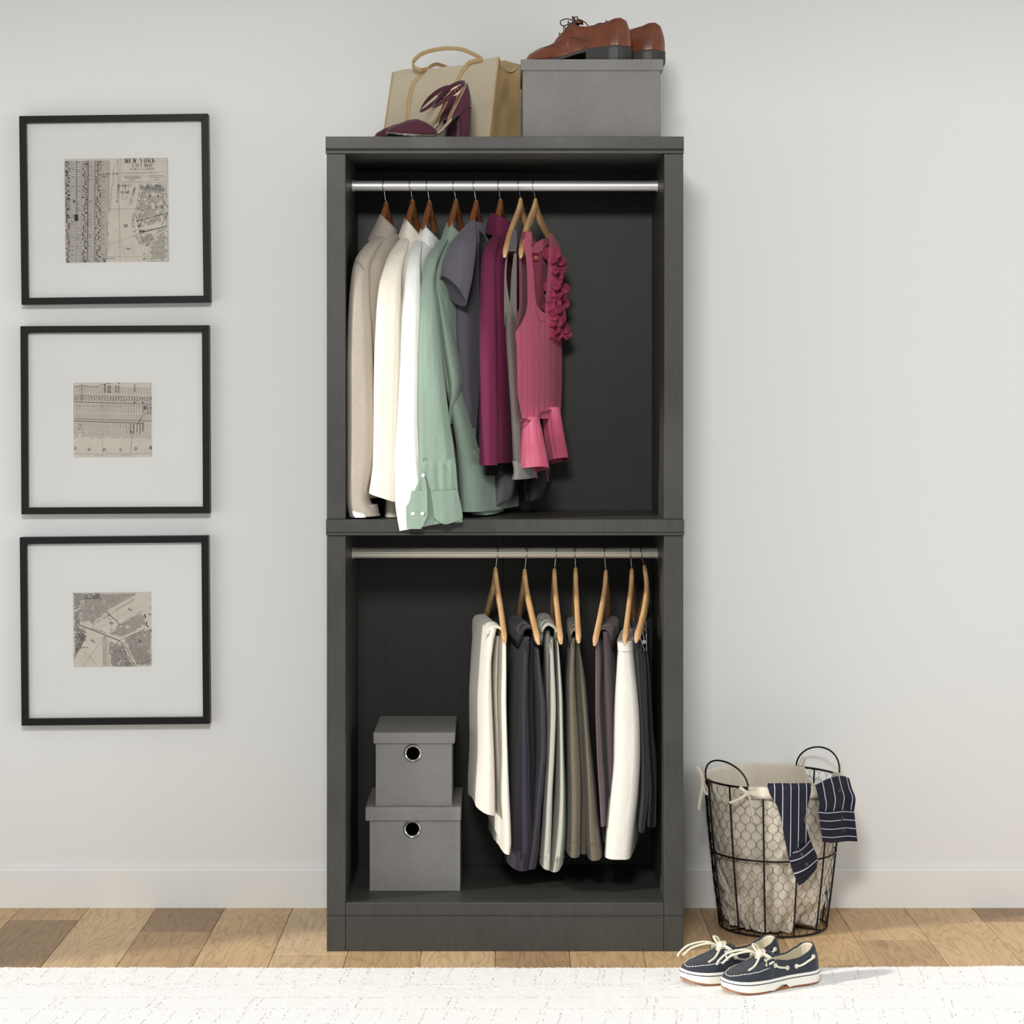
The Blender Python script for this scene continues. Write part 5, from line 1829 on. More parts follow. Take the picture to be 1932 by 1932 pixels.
def blocks(ink, poly, ang, a, b, w, rr, keep=.92, gapx=.22, gapy=.25, thin=1):
    """City blocks: outlined cells of size a x b on a grid turned by ang, clipped to a polygon."""
    xs, ys = [p[0] for p in poly], [p[1] for p in poly]
    cx, cy = sum(xs) / len(xs), sum(ys) / len(ys)
    R = max(max(xs) - min(xs), max(ys) - min(ys))
    ca, sa = cos(radians(ang)), sin(radians(ang))
    for i in range(int(-R / a), int(R / a) + 1):
        for j in range(int(-R / b), int(R / b) + 1):
            if rr.random() > keep:
                continue
            x0, y0 = i * a, j * b
            c = [(x0, y0), (x0 + a * (1 - gapx), y0), (x0 + a * (1 - gapx), y0 + b * (1 - gapy)), (x0, y0 + b * (1 - gapy))]
            c = [(cx + p * ca - q * sa, cy + p * sa + q * ca) for p, q in c]
            if all(inside(p, poly) for p in c):
                ink.poly(c + [c[0]], w)
                if rr.random() < .25:
                    ink.line(*c[0], *c[2], w * .8)


def picture(label, px, py, roll, print_w, print_h, dx, dy, draw, size=.5217, lean=0.0):
    c = at(px, py, .44)
    g = thing('framed_map', label, 'picture', (c.x, .44, c.z), (0, -radians(roll), 0), group='framed maps on the wall')
    H, FW, DP = size / 2, .0185, .034
    mb = MB()
    o = [(-H, -H), (H, -H), (H, H), (-H, H)]
    i_ = [(-H + FW, -H + FW), (H - FW, -H + FW), (H - FW, H - FW), (-H + FW, H - FW)]
    for k in range(4):
        q = (k + 1) % 4
        pr = [(o[k], 0), (o[q], 0), (i_[q], 0), (i_[k], 0)]
        c8 = [(p[0], 0, p[1]) for p, _ in pr] + [(p[0], DP, p[1]) for p, _ in pr]
        m_ = MB(); m_.hexa(c8)
        m_.build('frame_rail', m_frame, g, smooth=False, bevel=.0008, local=True)
    B = H - FW
    pw, ph = print_w / 2, print_h / 2
    # mat board with a bevelled window
    ym = .017
    outer = [(-B, -B), (B, -B), (B, B), (-B, B)]
    inner = [(dx - pw, dy - ph), (dx + pw, dy - ph), (dx + pw, dy + ph), (dx - pw, dy + ph)]
    inb = [(x + (.0012 if x < dx else -.0012), z + (.0012 if z < dy else -.0012)) for x, z in inner]
    mb = MB()
    for k in range(4):
        q = (k + 1) % 4
        mb.face([(outer[k][0], ym, outer[k][1]), (outer[q][0], ym, outer[q][1]), (inner[q][0], ym, inner[q][1]), (inner[k][0], ym, inner[k][1])])
        mb.face([(inner[k][0], ym, inner[k][1]), (inner[q][0], ym, inner[q][1]), (inb[q][0], ym + .0016, inb[q][1]), (inb[k][0], ym + .0016, inb[k][1])])
    mb.build('mat_board', m_mat, g, smooth=False, local=True)
    mb = MB(); mb.box(-B, B, ym + .0017, ym + .004, -B, B)
    pp = mb.build('map_print', m_paper, g, smooth=False, local=True)
    f = lambda x, y: (dx - pw + x * print_w, ym + .0016, dy + ph - y * print_h)
    thin, bold = Ink(f), Ink(f)
    draw(thin, bold)
    thin.mb.build('map_lines', m_ink, pp, smooth=False, local=True)
    bold.mb.build('map_lettering', m_inkd, pp, smooth=False, local=True)
    mb = MB(); mb.box(-B, B, .008, .010, -B, B)
    mb.build('glass', m_glass, g, smooth=False, local=True)
    mb = MB(); mb.box(-B - .004, B + .004, DP - .004, DP, -B - .004, B + .004)
    mb.build('backing', m_frame, g, smooth=False, local=True)
    return g


def map_one(t, b):
    rr = random.Random(1)
    U = lambda x: (x - 97) / 1733
    V = lambda y: (y - 110) / 1740
    w = .0028
    N_ = lambda pts: [(U(x), V(y)) for x, y in pts]

    def L(pts, ink, ww=w, dash=0):
        ink.poly([(U(x), V(y)) for x, y in pts], ww, dash)
    # Manhattan avenues and blocks
    cols = [(110, 200), (215, 295), (305, 385), (395, 485), (500, 590), (615, 715), (725, 850)]
    for x0, x1 in cols:
        y = 150
        while y < 1835:
            xx = min(x1, 985 - max(0, (y - 140)) * .14 + rr.uniform(-12, 25) if y < 1000 else 805 + rr.uniform(-10, 25)) if x1 == 850 else x1
            sh = -.02 * (y - 150)
            t.rect(U(x0 + sh), V(y), U(xx + sh), V(y + 24), w)
            if x0 in (110, 395) or (x0 == 615):
                for q in range(3):
                    a = x0 + rr.uniform(5, (x1 - x0) * .8) + sh
                    t.fill(U(a), V(y + rr.uniform(0, 8)), U(a + rr.uniform(10, 26)), V(y + rr.uniform(12, 26)))
            elif rr.random() < .3:
                t.line(U(x0 + 10 + sh), V(y + 6), U(x0 + 50 + sh), V(y + 18), w * 1.3)
            y += 37
        
    for x, ww in ((305, .0045), (495, .0055), (612, .0055)):
        L([(x, 140), (x - 15, 900), (x - 32, 1840)] if x != 305 else [(x, 140), (293, 1030)], b, ww)
    b.fill(U(255), V(1040), U(317), V(1150))
    for x, y in ((130, 320), (150, 550), (155, 770), (250, 822), (135, 950), (135, 1050), (135, 1085), (740, 1825)):
        b.fill(U(x - 14), V(y - 14), U(x + 22), V(y + 14))
    shore = [(985, 140), (980, 170), (935, 250), (905, 320), (910, 345), (915, 430), (905, 540), (890, 570), (870, 700), (880, 780), (855, 830), (850, 960), (840, 1000), (805, 1010), (805, 1130), (798, 1340), (830, 1360), (800, 1380), (800, 1480), (825, 1500), (790, 1530), (815, 1600), (780, 1660), (790, 1780)]
    L(shore, t, .003)
    L([(1005, 110), (1005, 1840)], t, .002)
    L([(985, 110), (990, 1000)], t, .0018)
    L([(830, 960), (1300, 955)], t, .002)
    L([(790, 1755), (1480, 1755)], t, .002)
    L([(815, 1550), (1000, 1490), (1330, 1375)], t, .0035, .012)
    for c0, r0, a0, a1 in (((690, 1500), 300, -70, 60), ((1000, 1100), 30, 0, 1), ((1500, 1560), 300, 120, 240)):
        L([(c0[0] + r0 * cos(radians(a)), c0[1] + r0 * sin(radians(a)) * 1.15) for a in range(a0, a1, 6)], t, .0026, .008)
    L([(1000, 1000), (1010, 1350), (1050, 1600), (1110, 1830)], t, .0025, .008)
    # title block
    t.rect(U(1040), V(112), U(1812), V(520), .0022)
    b.text('NEW YORK', U(1112), V(190), .0400, sp=1.27, bold=1.05)
    b.text('CITY MAP', U(1228), V(258), .031, sp=1.2, bold=.95)
    b.text('SCALE 1:120000', U(1186), V(312), .021, sp=1.12, bold=.9)
    b.line(U(1070), V(362), U(1650), V(356), .0035)
    for x in (1070, 1180, 1300, 1420, 1540, 1650):
        b.line(U(x), V(345), U(x), V(362), .003)
    b.text('FEET', U(1700), V(352), .008)
    b.text('MAINLINE RAILWAYS', U(1085), V(425), .014, sp=.98, bold=.7, slant=.25, serif=False)
    b.text('ELEVATED RAILWAYS', U(1492), V(418), .0135, sp=.92, bold=.7, slant=.25, serif=False)
    b.line(U(1105), V(442), U(1370), V(440), .005)
    b.line(U(1495), V(434), U(1790), V(434), .0026)
    b.text('SUBWAYS', U(1170), V(484), .013, sp=1.0, bold=.7, slant=.25, serif=False)
    b.text('TRAMS', U(1580), V(478), .013, sp=1.1, bold=.7, slant=.25, serif=False)
    b.poly([(U(1085), V(497)), (U(1410), V(495))], .004, .011)
    t.line(U(1500), V(488), U(1790), V(488), .0015)
    # island
    t.poly([(U(x), V(y)) for x, y in ((1075, 530), (1060, 700), (1060, 780), (1090, 812), (1120, 790), (1150, 720), (1165, 640), (1170, 530))], .0026)
    b.line(U(1108), V(560), U(1108), V(640), .006)
    b.text("BLACKWELL'S", U(985), V(582), .017, sp=.95)
    b.text('ISLAND', U(1028), V(695), .020, sp=1.0)
    b.text('WEST CHANNEL', U(985), V(850), .020, ang=84, sp=1.05, bold=.7)
    b.text('EAST CHANNEL', U(1205), V(885), .022, ang=74, sp=.95, bold=.75)
    b.text('BLACKWELL ISLAND', U(725), V(380), .014, sp=.95)
    b.text('BRIDGE', U(735), V(418), .013)
    b.text('R', U(1138), V(1258), .036, ang=90, bold=1.1)
    b.text('E', U(1172), V(1640), .034, ang=78, bold=1.1)
    b.text('G', U(1382), V(1708), .026, ang=-75)
    b.text('R', U(1388), V(1790), .026, ang=-80)
    for i, ch in enumerate("HUNTER'S"):
        b.text(ch, U(1228 - 22 * sin(pi * i / 7)), V(1045 + i * 39), .023, ang=-85 + i * 0, bold=.8)
    for i, ch in enumerate('POINT'):
        b.text(ch, U(1250 + i * 22), V(1420 + i * 34), .023, ang=-58, bold=.85)
    b.text('BELLEVUE', U(725), V(1800), .016)
    # Long Island
    land = [(1345, 535), (1340, 670), (1310, 800), (1305, 890), (1285, 930), (1275, 1090), (1300, 1160), (1330, 1270), (1340, 1370), (1360, 1480), (1400, 1560), (1440, 1580), (1560, 1420), (1600, 1380), (1790, 1290), (1790, 535)]
    L(land, t, .003)
    blocks(t, N_(land[:8] + [(1330, 1270), (1790, 1170), (1790, 535)]), -14, .028, .020, w, rr, keep=.85)
    blocks(t, N_([(1345, 535), (1340, 660), (1790, 690), (1790, 535)]), 8, .020, .030, w, rr, keep=.7)
    blocks(t, N_([(1330, 1390), (1360, 1480), (1400, 1560), (1440, 1570), (1580, 1400), (1560, 1340)]), -14, .022, .018, w, rr)
    land2 = [(1490, 1600), (1640, 1400), (1800, 1330), (1805, 1840), (1470, 1840), (1480, 1700)]
    L(land2, t, .0028)
    blocks(t, N_(land2), -38, .036, .019, w, rr, keep=.95)
    b.poly([(U(1300), V(1165)), (U(1500), V(1110)), (U(1815), V(1030))], .0055)
    b.poly([(U(1815), V(1030)), (U(1755), V(1150)), (U(1700), V(1240))], .005)
    b.poly([(U(1315), V(1250)), (U(1345), V(1230)), (U(1390), V(1150))], .006)
    b.fill(U(1290), V(1155), U(1318), V(1175)); b.fill(U(1308), V(1236), U(1345), V(1258)); b.fill(U(1330), V(1318), U(1420), V(1342))
    b.poly([(U(1330), V(1372)), (U(1500), V(1325)), (U(1790), V(1252))], .008)
    b.poly([(U(1340), V(1345)), (U(1560), V(1290))], .004)
    for i, ch in enumerate('LONG'):
        b.text(ch, U(1360 + i * 142), V(770 - i * 0), .021, bold=1.0)
    for i, ch in enumerate('ISLAND'):
        b.text(ch, U(1310 + i * 98), V(966 - i * 4), .022, bold=1.0)
    b.text('NEWTOWN', U(1470), V(1590), .019, ang=52, sp=.95, bold=.8)
    b.text('CREEK', U(1635), V(1355), .019, ang=22, sp=1.1, bold=.8)


def map_two(t, b):
    rr = random.Random(2)
    U = lambda x: (x - 175) / 1595
    V = lambda y: (y - 130) / 1525
    w = .003

    def L(pts, ink, ww=w, dash=0):
        ink.poly([(U(x), V(y)) for x, y in pts], ww, dash)
    sl = lambda x: (x - 175) * .033
    for (y0, y1), ex in (((195, 325), 0), ((360, 515), 1), ((550, 715), 0), ((745, 905), 2), ((940, 1105), 0)):
        x = 185
        while x < 1760:
            d = sl(x)
            t.line(U(x), V(y0 + d), U(x), V(y1 + d), w)
            t.line(U(x + 24), V(y0 + d), U(x + 24), V(y1 + d), w)
            t.line(U(x), V(y0 + d), U(x + 24), V(y0 + d), w)
            if ex != 1:
                t.line(U(x), V(y1 + d), U(x + 24), V(y1 + d), w)
            if ex == 1:
                for q in range(4):
                    yy = 375 + d + q * 27 + rr.uniform(-6, 6)
                    b.fill(U(x + 24 + rr.uniform(-3, 6)), V(yy), U(x + 44 + rr.uniform(-8, 2)), V(yy + rr.uniform(12, 22)))
            if ex == 2:
                b.poly([(U(x + 30), V(850 + d)), (U(x + 50), V(862 + d)), (U(x + 30), V(880 + d))], .006)
            if rr.random() < .16:
                b.line(U(x + 6), V(y0 + d + 40), U(x + 26), V(y0 + d + 62), .005)
            x += 54.5
    L([(175, 520), (1760, 575)], b, .0075)
    L([(175, 910), (1480, 958), (1590, 960), (1610, 985)], b, .0075)
    L([(1480, 955), (1605, 765), (1760, 768)], b, .006)
    L([(345, 160), (345, 520)], b, .006)
    L([(175, 225), (350, 180), (520, 212), (620, 218), (780, 165), (940, 140)], b, .0055)
    for x in (1410, 1580):
        b.fill(U(x - 12), V(530), U(x + 14), V(556))
    for x0, y0, x1, y1 in ((1080, 135, 1118, 155), (1612, 610, 1640, 690), (800, 170, 830, 195), (910, 310, 935, 335)):
        b.fill(U(x0), V(y0), U(x1), V(y1))
    for x in (815, 885, 920, 1040, 1095, 1420, 1590, 1675, 1740):
        for q in range(9):
            y = (190 if x < 1300 else 170 if x == 1420 else 600) + q * 17
            b.fill(U(x - 14 + rr.uniform(-6, 6)), V(y), U(x + rr.uniform(4, 20)), V(y + 10))
    for x in (1330, 1395, 1468, 1525, 1585):
        L([(x, 965), (x - 5, 1130 + rr.uniform(0, 50))], b, .009)
    for q in range(60):
        x, y = rr.uniform(255, 365), rr.uniform(940, 1105)
        t.line(U(x), V(y), U(x + rr.uniform(-16, 16)), V(y + rr.uniform(-16, 16)), w)
    # piers along the river
    pts = []
    x = 180
    while x < 1740:
        d = sl(x) * .6
        dep = rr.uniform(70, 115)
        up = 1140 + d
        pts += [(x, up), (x, up + dep), (x + 24, up + dep), (x + 24, up)]
        x += 52 + (60 if 230 < x < 300 else 0)
    L(pts, t, w)
    for x, ch in ((205, 'U'), (375, 'A'), (500, 'Y'), (880, 'X'), (1025, 'J'), (1255, 'I'), (1345, 'N')):
        b.text(ch, U(x - 12), V(1150), .022)
    L([(755, 130), (755, 1650)], t, .0022)
    L([(1735, 130), (1735, 1650)], t, .0022)
    L([(175, 600), (1770, 605)], t, .0018)
    L([(175, 1580), (1770, 1570)], t, .003)
    L([(1365, 1130), (1345, 1350), (1318, 1570)], b, .005)
    L([(1370, 1590), (1560, 1510), (1740, 1465)], t, .0025, .02)
    for ch, x, y in (('H', 178, 1492), ('U', 466, 1522), ('D', 775, 1528), ('S', 1102, 1524), ('O', 1408, 1510), ('N', 1714, 1490)):
        b.text(ch, U(x), V(y), .042, bold=1.05)
    b.text('N. WEEHAWKEN', U(830), V(1600), .0135, ang=180, sp=1.25, bold=.7, serif=False)
    b.text('N. WEEHAWKEN', U(1360), V(1598), .0135, ang=180, sp=1.25, bold=.7, serif=False)


def map_three(t, b):
    rr = random.Random(3)
    U = lambda x: (x - 165) / 1605
    V = lambda y: (y - 205) / 1515
    w = .0032
    P_ = lambda pts: [(U(x), V(y)) for x, y in pts]
    blocks(t, P_([(350, 300), (800, 210), (1500, 210), (1430, 300), (1260, 370), (950, 520), (830, 640), (560, 830), (300, 830)]), -29, .034, .018, w, rr, keep=.97)
    blocks(t, P_([(165, 205), (345, 205), (345, 480), (165, 600)]), -4, .020, .016, w, rr, keep=.95)
    blocks(t, P_([(360, 205), (760, 205), (700, 330), (370, 330)]), -4, .018, .024, w, rr, keep=.95)
    blocks(t, P_([(175, 600), (320, 520), (300, 850), (180, 1100)]), 8, .020, .018, w, rr)
    blocks(t, P_([(1100, 860), (1520, 640), (1640, 660), (1680, 860), (1500, 960), (1150, 1120), (900, 1080), (920, 1030)]), -24, .036, .018, w, rr, keep=.96)
    blocks(t, P_([(1180, 1170), (1600, 960), (1760, 960), (1760, 1700), (1480, 1700), (1360, 1520), (1260, 1290)]), 63, .030, .017, w, rr, keep=.98)
    blocks(t, P_([(870, 1190), (1110, 1190), (1220, 1290), (1300, 1560), (1450, 1715), (930, 1715), (890, 1400)]), 2, .022, .018, w, rr, keep=.92)
    blocks(t, P_([(180, 1100), (260, 900), (420, 960), (430, 1150), (330, 1330), (190, 1500)]), 20, .018, .015, w, rr)
    for i in range(30):                                    # piers both sides
        u = i / 29
        x, y = 560 + (1400 - 560) * u, 830 - (830 - 330) * u
        if rr.random() < .85:
            t.line(U(x), V(y), U(x + 18), V(y + 34 + 18 * rr.random()), .005)
        x, y = 950 + (1560 - 950) * u, 990 - (990 - 620) * u
        if rr.random() < .8:
            t.line(U(x), V(y), U(x - 14), V(y - 28 - 16 * rr.random()), .004)
    for i in range(22):
        y = 1100 + i * 27.5
        t.line(U(765), V(y), U(855), V(y + 4), .005)
        if i % 2:
            t.line(U(765), V(y), U(767), V(y + 27), .003)
    t.line(U(870), V(1190), U(890), V(1715), .003)
    for i in range(24):
        u = i / 23
        x, y = 430 - 240 * u, 1080 + 470 * u
        b.line(U(x), V(y), U(x - 45 - rr.random() * 40), V(y - 18 - rr.random() * 16), .0055)
    for q in range(120):
        x = rr.uniform(175, 420); y = rr.uniform(880, 1180)
        t.fill(U(x), V(y), U(x + rr.uniform(5, 16)), V(y + rr.uniform(5, 14)))
    b.poly(P_([(290, 858), (1100, 1187)]), .010)
    b.poly(P_([(1100, 1187), (1200, 1260), (1260, 1350), (1330, 1520), (1320, 1570), (1460, 1712)]), .0055)
    b.poly(P_([(1140, 1200), (1170, 1260), (1190, 1380), (1330, 1580)]), .0045)
    b.poly(P_([(360, 205), (350, 450), (310, 640), (290, 858), (230, 980)]), .0055)
    b.poly(P_([(350, 530), (180, 630)]), .004)
    b.poly(P_([(1105, 1180), (1320, 1090), (1640, 960)]), .004)
    b.poly(P_([(1490, 1670), (1770, 1570)]), .004)
    b.poly(P_([(845, 600), (900, 660), (1060, 790), (1110, 870)]), .009)
    t.poly(P_([(870, 700), (960, 790)]), .008, .015)
    for q in ([(1030, 720), (1540, 440), (1690, 215)], [(1060, 750), (1580, 470), (1765, 210)], [(560, 870), (700, 890), (930, 835)], [(640, 920), (900, 840)], [(400, 1190), (560, 1180), (820, 1080)]):
        t.poly(P_(q), .0022, .016)
    t.poly(P_([(345, 1715), (500, 1500), (700, 1230), (830, 1100)]), .0026)
    t.poly(P_([(360, 1395), (490, 1495), (660, 1715)]), .0026)
    t.poly(P_([(940, 880), (935, 990), (870, 1040)]), .0026)
    for x, y in ((295, 1090), (1115, 1378), (1270, 1685), (1465, 1640)):
        b.fill(U(x - 12), V(y - 12), U(x + 12), V(y + 12))
    for pts in ([(1620, 650), (1645, 720)], [(1668, 800), (1655, 870), (1700, 920)], [(1740, 960), (1755, 1010)]):
        b.poly(P_(pts), .012)
    b.text('S', U(1338), V(598), .046, ang=55)
    b.text('A', U(958), V(875), .050, ang=62)
    b.text('E', U(585), V(1220), .050, ang=52)
    b.text('B', U(1548), V(1240), .044, ang=60)
    b.text('O', U(1755), V(680), .036, ang=90)
    b.text('Y', U(1722), V(372), .022)
    b.text('I', U(1735), V(545), .026)
    b.text('SUSPENSION BR.', U(520), V(935), .020, ang=-21, sp=1.08, bold=.8)
    b.text('HEIGHTS', U(1080), V(1580), .022, bold=.9)
    for x0, y0, n_ in ((370, 330, 30), (1230, 1640, 14), (340, 1315, 10)):     # worn, unreadable place names
        for k in range(n_):
            x, y = x0 + k * 13, y0 + rr.uniform(-4, 4)
            b.line(U(x), V(y - 10), U(x + rr.uniform(-5, 8)), V(y + 10), .0045)


S_ = 5.92 / 4040
picture('top black framed map with the printed title, hung above the two others', 216.2, 394.5, .75, 197 * S_, 197 * S_, .003, -.002, map_one, lean=.3)
picture('middle black framed map with widely spaced river letters, between the two others', 216.8, 792, .3, 149 * S_, 142 * S_, -.009, -.001, map_two, size=.5205)
picture('bottom black framed map with a dark diagonal line, hung lowest of the three', 216.3, 1190, .55, 149 * S_, 142 * S_, -.009, .001, map_three, size=.5205)

# ---------------------------------------------------------------- wire laundry basket
BC = Vector((.715, .272, 0))
BH, R0, R1 = .398, .1425, .184
brad = lambda z: R0 + (R1 - R0) * (z / BH) + .004 * sin(pi * z / BH)
LIFT = .004


def bp(a, z, off=0.0):
    """Point on the basket wall; a in degrees, 0 faces the camera, positive to the right."""
    r = brad(z) + off
    return BC + Vector((r * sin(radians(a)), -r * cos(radians(a)), z))


bk = thing('laundry_basket', 'round black wire laundry basket with chicken wire sides and a linen liner', 'basket', (BC.x, BC.y, 0))
for z, r, nm in ((LIFT, .0028, 'base_ring'), (.206, .0026, 'middle_ring'), (BH, .0030, 'rim')):
    mb = MB(); mb.tube([bp(360 * k / 72, z) for k in range(72)], r, 8, closed=True)
    mb.build(nm, m_black_wire, bk)
for k in range(12):
    a = -75 + 30 * k
    mb = MB(); mb.tube([bp(a, LIFT + (BH - LIFT) * i / 10) for i in range(11)], .0024, 8)
    mb.build('upright', m_black_wire, bk)
mb = MB()
for a in (0, 60, 120):
    mb.tube([bp(a, LIFT), BC + Vector((0, 0, LIFT)), bp(a + 180, LIFT)], .002, 6)
mb.build('base_spokes', m_black_wire, bk)
mb = MB()
NC, NR = 38, 18
for c in range(NC):
    pts = []
    for r in range(NR * 2 + 1):
        z = LIFT + (BH - LIFT) * r / (NR * 2)
        ph = r % 4
        s = 1 if ph in (0, 1) else -1
        jit = .18 * noise.noise(Vector((c * 1.7, r * .9, 2)))
        a = 360 / NC * (c + (.25 * s if True else 0) + (.0) + jit * .3)
        pts.append(bp(a + (360 / NC * .0), z, .0012 * noise.noise(Vector((c * .8, r * .7, 7))) + .001))
    mb.tube(pts, .00058, 4)
    # mirrored wire completes the hexagons
    pts = []
    for r in range(NR * 2 + 1):
        z = LIFT + (BH - LIFT) * r / (NR * 2)
        ph = r % 4
        s = -1 if ph in (0, 1) else 1
        jit = .18 * noise.noise(Vector((c * 1.7 + 50, r * .9, 2)))
        a = 360 / NC * (c + .5 + .25 * s + jit * .3)
        pts.append(bp(a, z, .0012 * noise.noise(Vector((c * .8 + 9, r * .7, 7))) + .001))
    mb.tube(pts, .00058, 4)
cw = mb.build('chicken_wire', m_black_wire, bk)
cw['kind'] = 'stuff'
for a0, a1 in ((-80, -27), (100, 153)):
    mb = MB()
    A_, B_ = bp(a0, BH, .002), bp(a1, BH, .002)
    M_ = (A_ + B_) / 2
    hw = (B_ - A_) / 2
    out = Vector((M_.x - BC.x, M_.y - BC.y, 0)).normalized()
    mb.tube([A_ - Vector((0, 0, .012)), A_] + [M_ - hw * cos(pi * k / 24) + Vector((0, 0, .062 * sin(pi * k / 24) ** .85)) + out * (.012 + .006 * sin(pi * k / 24)) * sin(pi * k / 24) for k in range(1, 24)] + [B_, B_ - Vector((0, 0, .012))], .0024, 8)
    mb.build('handle', m_black_wire, bk)

m_linen = M_cloth('linen_liner', (206, 197, 180), 0.7, vary=0.06, weave=1200, bump=0.18, spec=.35)
m_linen2 = M_cloth('linen_hem', (214, 205, 188), 0.85, vary=0.05, weave=1200, bump=0.12)


def notch(a):
    d = 0
    for c in (-53.5, 126.5):
        q = abs((a - c + 180) % 360 - 180)
        d = max(d, max(0, 1 - (q / 17) ** 2) ** .5 if q < 17 else 0)
    return d


mb = MB()
rings = []
NA, NZ = 180, 50
for i in range(NZ + 1):
    v = i / NZ
    ring = []
    for j in range(NA):
        a = 360 * j / NA
        z1 = BH + .003 - .046 * notch(a)
        z = .010 + (z1 - .010) * v
        low = max(0, 1 - v * 1.5)
        ca, sa = cos(radians(a)), sin(radians(a))
        f = noise.noise(Vector((ca * 2.6, sa * 2.6, z * 5)))
        f2 = noise.noise(Vector((ca * 6 + 3 * v, sa * 6, z * 16 + f)))
        f3 = 1 - abs(noise.noise(Vector((ca * 4.5 + z * 9, sa * 4.5 - z * 7, 3.7)))) * 2
        off = -.0045 - .010 * (1 - v) * abs(f) - low * (.020 * max(0, f2) + .020 * max(0, f3) + .004) - .007 * abs(f2) * (1 - v) - .006 * max(0, f3) * (1 - v) ** .5
        tuck = max(0, (a if a < 180 else a - 360) * 0 + (1 - abs(((a - 38 + 180) % 360) - 180) / 24)) * max(0, 1 - v * 5)
        off -= .05 * tuck
        zz_ = z + .022 * tuck
        ring.append(bp(a, zz_, off))
    rings.append(ring)
base = [[BC + (p - BC) * k + Vector((0, 0, p.z * (1 - k) + (.004 * noise.noise((p.x * 40 * k, p.y * 40 * k, 3))))) for p in rings[0]] for k in (.1, .55)]
mb.loft(base + rings, True, True, False)
mb.build('liner', m_linen, bk, solid=.0012)
mb = MB()                                                         # turned-over hem outside the rim
for a0, a1 in ((-27, 100), (153, 280)):
    rings = []
    n_ = 60
    for k, (z, off) in enumerate(((BH - .004, -.004), (BH + .004, -.002), (BH + .0055, .001), (BH + .004, .0045), (BH - .004, .0055), (BH - .014, .0055), (BH - .025, .0048))):
        rings.append([bp(a0 + (a1 - a0) * j / n_, z + (.0012 * noise.noise(Vector((j * .3, a0, k)))), off + .0012 * noise.noise(Vector((j * .25, a0, k * .5))) * (k > 3)) for j in range(n_ + 1)])
    mb.loft(rings, closed=False)
mb.build('liner_hem', m_linen2, bk, solid=.0014)


def ribbon(parts, name='tie'):
    mb = MB()
    for pts, w in parts:
        mb.tube(spline(pts, 24), w, 8, flat=.3)
    return mb.build(name, m_linen2, bk)


def bow(c, out, side):
    """Small tied bow of linen tape: knot, one or two loops and two tails."""
    k = [([c + out * .004 + Vector((0, 0, d)) for d in (-.006, 0, .006)], .0048)]
    return k


c = bp(-27, BH - .012, .012)
ribbon([([c + Vector((0, 0, .007)), c, c - Vector((0, 0, .007))], .006),
        ([c, c + Vector((-.010, -.006, .010)), c + Vector((-.020, -.004, .016)), c + Vector((-.018, 0, .004)), c], .0042),
        ([c, c + Vector((.014, -.006, .004)), c + Vector((.030, -.004, .002)), c + Vector((.034, -.003, -.004)), c + Vector((.018, -.006, -.003)), c], .0042),
        ([c, c + Vector((-.016, -.008, -.010)), c + Vector((-.034, -.004, -.020)), c + Vector((-.046, -.002, -.024))], .0040),
        ([c, c + Vector((.006, -.008, -.014)), c + Vector((.010, -.006, -.034)), c + Vector((.013, -.005, -.055)), c + Vector((.020, -.004, -.076))], .0040)])
c = bp(-80, BH - .004, .010)
ribbon([([c + Vector((0, 0, .007)), c, c - Vector((0, 0, .007))], .0058),
        ([c, c + Vector((-.004, -.004, .016)), c + Vector((-.010, -.004, .030)), c + Vector((-.018, -.002, .038))], .0036),
        ([c, c + Vector((-.006, 0, .012)), c + Vector((-.008, .002, .020)), c + Vector((-.014, .002, .024))], .0040),
        ([c, c + Vector((-.003, -.008, -.02)), c + Vector((-.008, -.008, -.045)), c + Vector((-.012, -.006, -.076))], .0036),
        ([c, c + Vector((.006, -.008, -.012)), c + Vector((.011, -.01, -.024)), c + Vector((.010, -.010, -.034)), c + Vector((.004, -.006, -.024)), c], .0036)])
c = bp(100, BH - .002, .008)
ribbon([([c + Vector((0, 0, .006)), c, c - Vector((0, 0, .006))], .0056),
        ([c, c + Vector((.002, -.002, .014)), c + Vector((.000, -.002, .028)), c + Vector((.004, -.002, .034))], .0036),
        ([c, c + Vector((.008, -.004, -.006)), c + Vector((.010, -.004, -.03))], .0036)])
c = bp(153, BH - .004, .008)
ribbon([([c + Vector((.012, 0, .006)), c + Vector((.008, 0, 0)), c - Vector((0, 0, .006))], .0056),
        ([c, c + Vector((.010, .002, .010)), c + Vector((.016, .004, .020)), c + Vector((.018, .004, .030)), c + Vector((.012, .002, .022)), c + Vector((.006, 0, .006))], .0036)])

# striped shirt dropped over the rim: two sleeves hang outside
m_st_u, m_st_v = M_stripe('navy_pinstripe_lengthwise', 0), M_stripe('navy_pinstripe_crosswise', 1)
m_dbutton = M_plain('dark_button', (52, 54, 58), 0.3, coat=.3)
sh = thing('striped_shirt', 'navy pinstriped shirt with both sleeves hanging over the basket rim', 'shirt', (BC.x + .08, BC.y - .1, BH))


def YS1(x, y):
    X = (x - VPX) * 5.58 / FPX - BC.x
    r = brad(max(0, BH - (y - 1480) * .00138)) + .009
    return BC.y - sqrt(max(.0004, r * r - X * X)) + (0 if y > 1486 else (1486 - y) * .0016)


